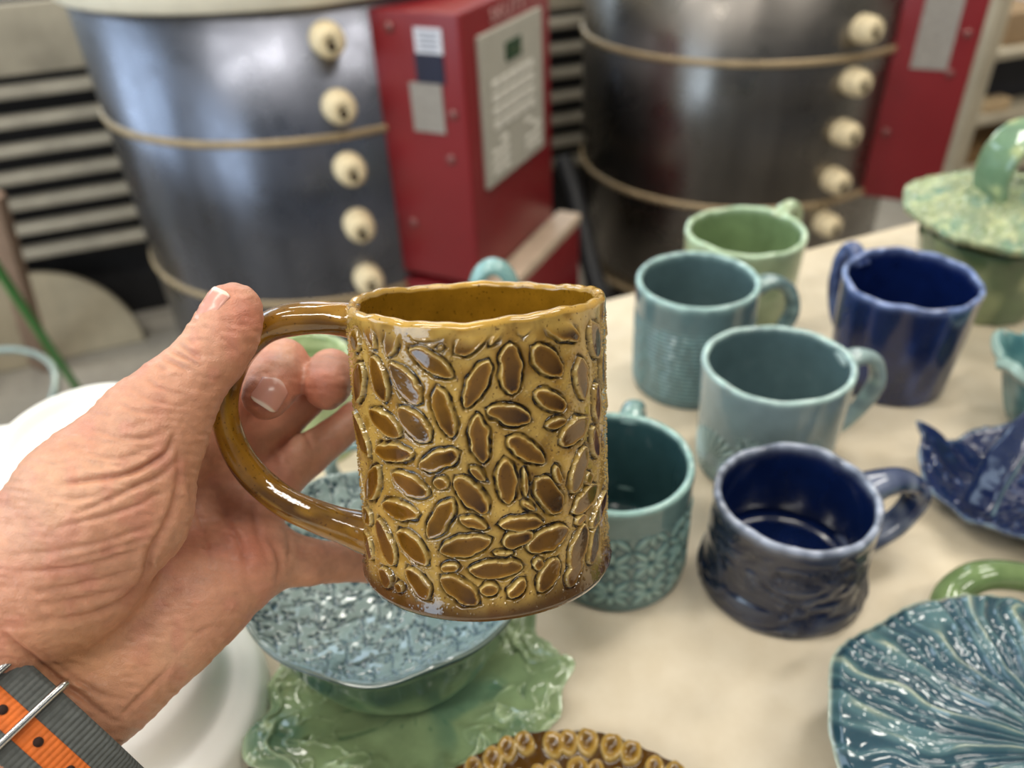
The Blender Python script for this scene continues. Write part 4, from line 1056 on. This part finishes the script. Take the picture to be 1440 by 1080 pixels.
def dist_poly(P):
    P = np.asarray(P, float); P = catmull(P, 40) if len(P) > 2 else P
    D = np.full(nv, 1e9); T = np.zeros(nv); L = len(P) - 1
    for i in range(L):
        a, b = P[i], P[i + 1]; d = b - a
        t = np.clip(((hx - a[0]) * d[0] + (hy - a[1]) * d[1]) / (d @ d + 1e-9), 0, 1)
        q = np.hypot(hx - a[0] - t * d[0], hy - a[1] - t * d[1]); w = q < D; D[w] = q[w]; T[w] = (i + t[w]) / L
    return D, T
CREASE = [  # skin folds: points on the photo, depth mm, half width px, distance range
    ([(247, 606), (236, 634), (218, 648), (175, 668), (117, 676), (84, 682)], .85, 4.0),
    ([(245, 652), (222, 672), (194, 683), (150, 704), (110, 722)], .55, 4.0),
    ([(232, 690), (190, 712), (136, 728), (78, 742)], .45, 4.0),
    ([(249, 621), (251, 676), (237, 730), (212, 775), (202, 815), (167, 846), (117, 868), (39, 872)], .75, 5.0),
    ([(228, 735), (160, 757), (90, 772), (20, 780)], .4, 4.5), ([(216, 765), (150, 788), (80, 800), (14, 804)], .4, 4.5),
    ([(208, 795), (150, 814), (90, 826), (31, 831)], .42, 4.5), ([(190, 822), (130, 840), (60, 850)], .35, 4.0),
    ([(220, 752), (155, 773), (85, 787)], .3, 3.5),
    ([(0, 885), (23, 908), (78, 951), (117, 982), (158, 1012)], .7, 4.5), ([(40, 905), (90, 944), (140, 975), (180, 985)], .35, 4.0),
    ([(262, 640), (270, 700), (285, 742), (296, 800)], .4, 5.0), ([(300, 690), (322, 735), (340, 770), (350, 812)], .45, 5.0),
    ([(352, 700), (362, 745), (378, 790)], .35, 5.0), ([(372, 752), (388, 772), (394, 798), (388, 822)], .6, 4.5),
    ([(404, 742), (408, 770), (404, 800)], .3, 4.0),
    ([(226, 503), (246, 511), (268, 522)], .5, 3.2), ([(236, 492), (258, 502), (282, 516)], .55, 3.2), ([(250, 484), (268, 496), (288, 508)], .45, 3.0),
    ([(262, 476), (278, 486)], .35, 3.0), ([(216, 514), (236, 522)], .35, 3.0),
    ([(205, 527), (222, 545), (262, 556)], .3, 3.2), ([(150, 565), (200, 580), (245, 585)], .25, 3.5), ([(180, 545), (222, 566), (262, 572)], .25, 3.2),
    ([(300, 466), (318, 480), (338, 500)], .22, 3.5), ([(120, 600), (180, 618), (232, 610)], .3, 4.0), ([(95, 630), (160, 645), (215, 632)], .3, 4.0), ([(70, 700), (120, 700), (160, 690)], .25, 4.0),
    ([(384, 637), (396, 652)], .3, 4.0), ([(425, 600), (440, 632)], .35, 4.0),
    ([(330, 880), (290, 885), (250, 915)], .2, 4.0), ([(215, 960), (190, 985), (165, 1012)], .35, 4.0), ([(240, 935), (212, 968), (180, 1000)], .3, 4.0),
]
disp = np.zeros(nv); red = np.zeros(nv)
near = hk < .30
for P, dmm, w in CREASE:
    P = np.asarray(P, float); bb = (hx > P[:, 0].min() - 30) & (hx < P[:, 0].max() + 30) & (hy > P[:, 1].min() - 30) & (hy < P[:, 1].max() + 30)
    if not bb.any(): continue
    D, T = dist_poly(P); fade = np.sin(np.clip(T, .02, .98) * PI) ** .6
    g = np.exp(-(D / w) ** 2) * fade
    disp += -.00135 * dmm * (g - .35 * np.exp(-((D - 2.2 * w) / (1.5 * w)) ** 2) * fade) * smooth(.05, .35, facing)
    red += g * dmm * .9 * (facing > 0)
# fine, stretched wrinkling
t1 = vn(hx * .055 + hy * .02, (hy - hx * .15) * .16, hk * 60); t2 = vn(hx * .12, hy * .12, hk * 300)
disp += .00028 * t1 * smooth(.31, .28, hk) + .00010 * t2 + .0008 * vn(hx * .018, hy * .018, hk * 20 + 3)
HW2 = HW + NW * disp[:, None]
skin = np.tile(lin('#c79074'), (nv, 1)); pal = lin('#d3a385'); pink = lin('#c5826f'); tan = lin('#b37f5f')
m1 = vn(hx * .012 + 3, hy * .012, hk * 25); m2_ = vn(hx * .04, hy * .04, hk * 60)
skin = mixc(skin, pal, smooth(-.1, .6, m1) * .7); skin = mixc(skin, pink, smooth(0, .7, m2_) * .45)
skin = mixc(skin, lin('#d09a70'), np.exp(-(((hx - 120) / 90) ** 2 + ((hy - 930) / 60) ** 2)) * .6)
tipm = np.exp(-(((hx - 340) / 40) ** 2 + ((hy - 445) / 40) ** 2)) * .45 + np.exp(-(((hx - 372) / 45) ** 2 + ((hy - 560) / 40) ** 2)) * .6 + np.exp(-(((hx - 455) / 40) ** 2 + ((hy - 545) / 40) ** 2)) * .6 + np.exp(-(((hx - 355) / 45) ** 2 + ((hy - 770) / 40) ** 2)) * .6
skin = mixc(skin, lin('#c4705c'), np.clip(tipm, 0, .8)); skin = mixc(skin, lin('#96523c'), np.clip(red * .55, 0, .6))
def m_skin():
    m, nt, b = new_mat('skin')
    a = N(nt, 'ShaderNodeVertexColor'); a.layer_name = 'col'
    n = noise(nt, 260, 4, .6); c = mixrgb(nt, 1.0, a.outputs[0], ramp(nt, n, [(.3, .90), (.7, 1.08)]), 'MULTIPLY'); nt.links.new(c, b.inputs['Base Color'])
    b.inputs['Roughness'].default_value = .42; b.inputs['Specular IOR Level'].default_value = .42
    b.inputs['Subsurface Weight'].default_value = .12; b.inputs['Subsurface Radius'].default_value = (1, .35, .2); b.inputs['Subsurface Scale'].default_value = .003
    v = N(nt, 'ShaderNodeTexVoronoi'); v.feature = 'DISTANCE_TO_EDGE'; v.inputs['Scale'].default_value = 620
    tc = nt.nodes.new('ShaderNodeTexCoord'); nz = N(nt, 'ShaderNodeTexNoise'); nz.inputs['Scale'].default_value = 300
    mx = nt.nodes.new('ShaderNodeMix'); mx.data_type = 'VECTOR'; mx.inputs[0].default_value = .006
    nt.links.new(tc.outputs['Object'], nz.inputs[0]); nt.links.new(tc.outputs['Object'], mx.inputs[4]); nt.links.new(nz.outputs[1], mx.inputs[5]); nt.links.new(mx.outputs[1], v.inputs['Vector'])
    bump(nt, b, ramp(nt, v.outputs[0], [(0, 0.0), (.12, 1.0)]), .35, .00018); bump(nt, b, noise(nt, 900, 3), .35, .0002)
    return m
hb_ = c2w(cc(-280, 1300, .179))
hand = obj('person', HW2, HQ, m_skin(), None, True, skin, loc=hb_)
setp(hand, 'left hand of a person, bare wrist, thumb and fingers closed round the amber mug handle', 'person')

# nails: laid on the finger ends
def sdf_pts(P):
    return hand_sdf(P[:, 0].astype(np.float32), P[:, 1].astype(np.float32), P[:, 2].astype(np.float32))
M_nail = None
def m_nail():
    m, nt, b = new_mat('fingernail')
    a = N(nt, 'ShaderNodeVertexColor'); a.layer_name = 'col'; nt.links.new(a.outputs[0], b.inputs['Base Color'])
    b.inputs['Roughness'].default_value = .25; b.inputs['Subsurface Weight'].default_value = .1; b.inputs['Subsurface Scale'].default_value = .002; return m
def nail(base, axis, normal, L, Wd, lift, k0):
    """base: point near the nail root on the finger (lens axes), axis to the free edge, normal outwards"""
    axis = axis / np.linalg.norm(axis); normal = normal - axis * (normal @ axis); normal /= np.linalg.norm(normal); sd = np.cross(axis, normal)
    nu, nvv = 26, 17; u = np.linspace(0, 1, nu)[:, None]; v = np.linspace(-1, 1, nvv)[None]
    wv = Wd * (1 - .55 * np.clip(.12 - u, 0, 1) / .12 * .8) * np.sqrt(np.clip(1 - np.clip((u - .86) / .14, 0, 1) ** 2 * .75, 0, 1))
    base_shift = .10 * L * (np.abs(v) ** 2) * (1 - u)
    P = base + axis * (u * L - .0 + base_shift)[..., None] * 1.0 + sd * (wv * v)[..., None] + normal * .012
    P = P.reshape(-1, 3); dirn = -normal
    for _ in range(40): P = P + dirn * np.clip(sdf_pts(P), -.002, .004)[:, None] * .8
    P = P.reshape(nu, nvv, 3)
    pu = P[3:20].copy()
    top = P + normal * (lift + .0003 * (1 - v ** 2))[..., None] * np.ones((nu, 1, 1))
    # free edge keeps the nail's own line instead of following the fingertip down
    ctr = top[14] ; slope = (top[14] - top[4]) / 10
    for i in range(15, nu): top[i] = np.where((np.arange(3) >= 0), top[i] * .72 + (ctr + slope * (i - 14)) * .28, 0)
    bot = top - normal * .0006
    V = np.concatenate([top, bot[:, ::-1]], 1)
    c = np.tile(lin('#cf9686'), (nu, nvv, 1)); c = mixc(c, lin('#e7d3c2'), smooth(.86, .91, u - .03 * v ** 2) + 0 * v); c = mixc(c, lin('#dcb3a6'), smooth(.16, .08, u + .1 * v ** 2))
    c = np.concatenate([c, c[:, ::-1]], 1)
    return c2w(V.reshape(-1, 3)), gridf(nu, 2 * nvv, False, True), c
mn = m_nail()
ax = cc(329, 412, .2428) - cc(303, 462, .2418)
V, F, c = nail(cc(305, 462, .2412), ax, np.array([-.55, .25, -.80]), .0112, .0056, .00005, .24)
obj('fingernail', V, F, mn, hand, True, c)['label'] = 'thumbnail with a pale free edge'
ax = cc(368, 572, .267) - cc(396, 532, .270)
V, F, c = nail(cc(394, 534, .268), ax, np.array([.45, -.12, -.88]), .0108, .0050, .0002, .26)
obj('fingernail', V, F, mn, hand, True, c)['label'] = 'index fingernail with a pale free edge'

# ------------------------------------------------------------------ watch strap on the wrist
wu = np.array([.742, -.671, .0]); wd2 = np.array([.42, .40, -.81]); wd2 -= wu * (wd2 @ wu); wd2 /= np.linalg.norm(wd2)
wa = np.cross(wu, wd2); wa = wa if wa[0] < 0 else -wa
wc = cc(18, 1011, .217) - wd2 * .0268
ws = thing('watch_strap', 'grey woven watch strap with an orange stripe and steel keeper loops, round the wrist', 'watch strap', c2w(wc))
WO = .0
def sp_(phi, v, off): 
    phi, v, off = np.broadcast_arrays(phi, v, off)
    a_, b_ = .0405 + off, .0268 + off
    return wc + wa * (WO + v)[..., None] + wu * (a_ * np.cos(phi))[..., None] + wd2 * (b_ * np.sin(phi))[..., None]
def band(name, v0, v1, off, thick, mat, parent, nphi=420, nvv=44, rib=0.0):
    phi = (np.arange(nphi) / nphi * 2 * PI)[:, None]; v = np.linspace(v0, v1, nvv)[None]
    o = off + rib * (np.abs(np.sin(phi * 75)) * .75 + .25 * np.abs(np.sin(v * 1900)))
    edge = np.exp(-((v - v0) / .0007) ** 2) + np.exp(-((v - v1) / .0007) ** 2)
    T = sp_(phi, v, o - edge * thick * .35); B = sp_(phi, v, off - thick + 0 * phi)
    V = np.concatenate([T, B[:, ::-1]], 1); return obj(name, c2w(V.reshape(-1, 3)), gridf(nphi, 2 * nvv, True, True), mat, parent, True)
M_web = plain('grey_nylon_webbing', '#4f5250', .8, var=.18, scale=400)
M_or = plain('orange_nylon_webbing', '#c8641f', .75, var=.15, scale=400)
stp = band('strap', -.0122, .0122, .0, .0022, M_web, ws, 900, 60, .00045)
stpe = band('stripe', -.0036, .0036, .00055, .0008, M_or, ws, 900, 24, .00035); stpe['label'] = 'orange stripe'
M_hol = plain('strap_hole_dark', '#2a1710', .9)
for ph in (2.02, 1.66, 1.34, 1.04, .74):
    ps = (np.arange(20) / 20 * 2 * PI); Vv = sp_(ph + .034 * np.cos(ps), .0013 * np.sin(ps), .00105 + 0 * ps); V2 = sp_(ph + .034 * np.cos(ps), .0013 * np.sin(ps), .0004 + 0 * ps)
    obj('strap_hole', c2w(np.concatenate([Vv, V2])), [tuple(range(20)), tuple(range(39, 19, -1))] + [(j, 20 + j, 20 + (j + 1) % 20, (j + 1) % 20) for j in range(20)], M_hol, stpe)
for ph in (1.86, 1.50, 2.24):
    pts = []
    for (v, o) in ((-.0125, -.0030), (-.0143, -.0012), (-.0143, .0010), (-.0130, .0022), (-.006, .0024), (.006, .0024), (.0130, .0022), (.0143, .0010), (.0143, -.0012), (.0125, -.0030), (0, -.0034), (-.0125, -.0030)):
        pts.append(sp_(np.array(ph), np.array(v), np.array(o)))
    Vt, Ft = tube(catmull(np.array(pts), 90), .0011, .0011, n=12)
    obj('keeper_loop', c2w(Vt), Ft, M_chrome, ws, True)
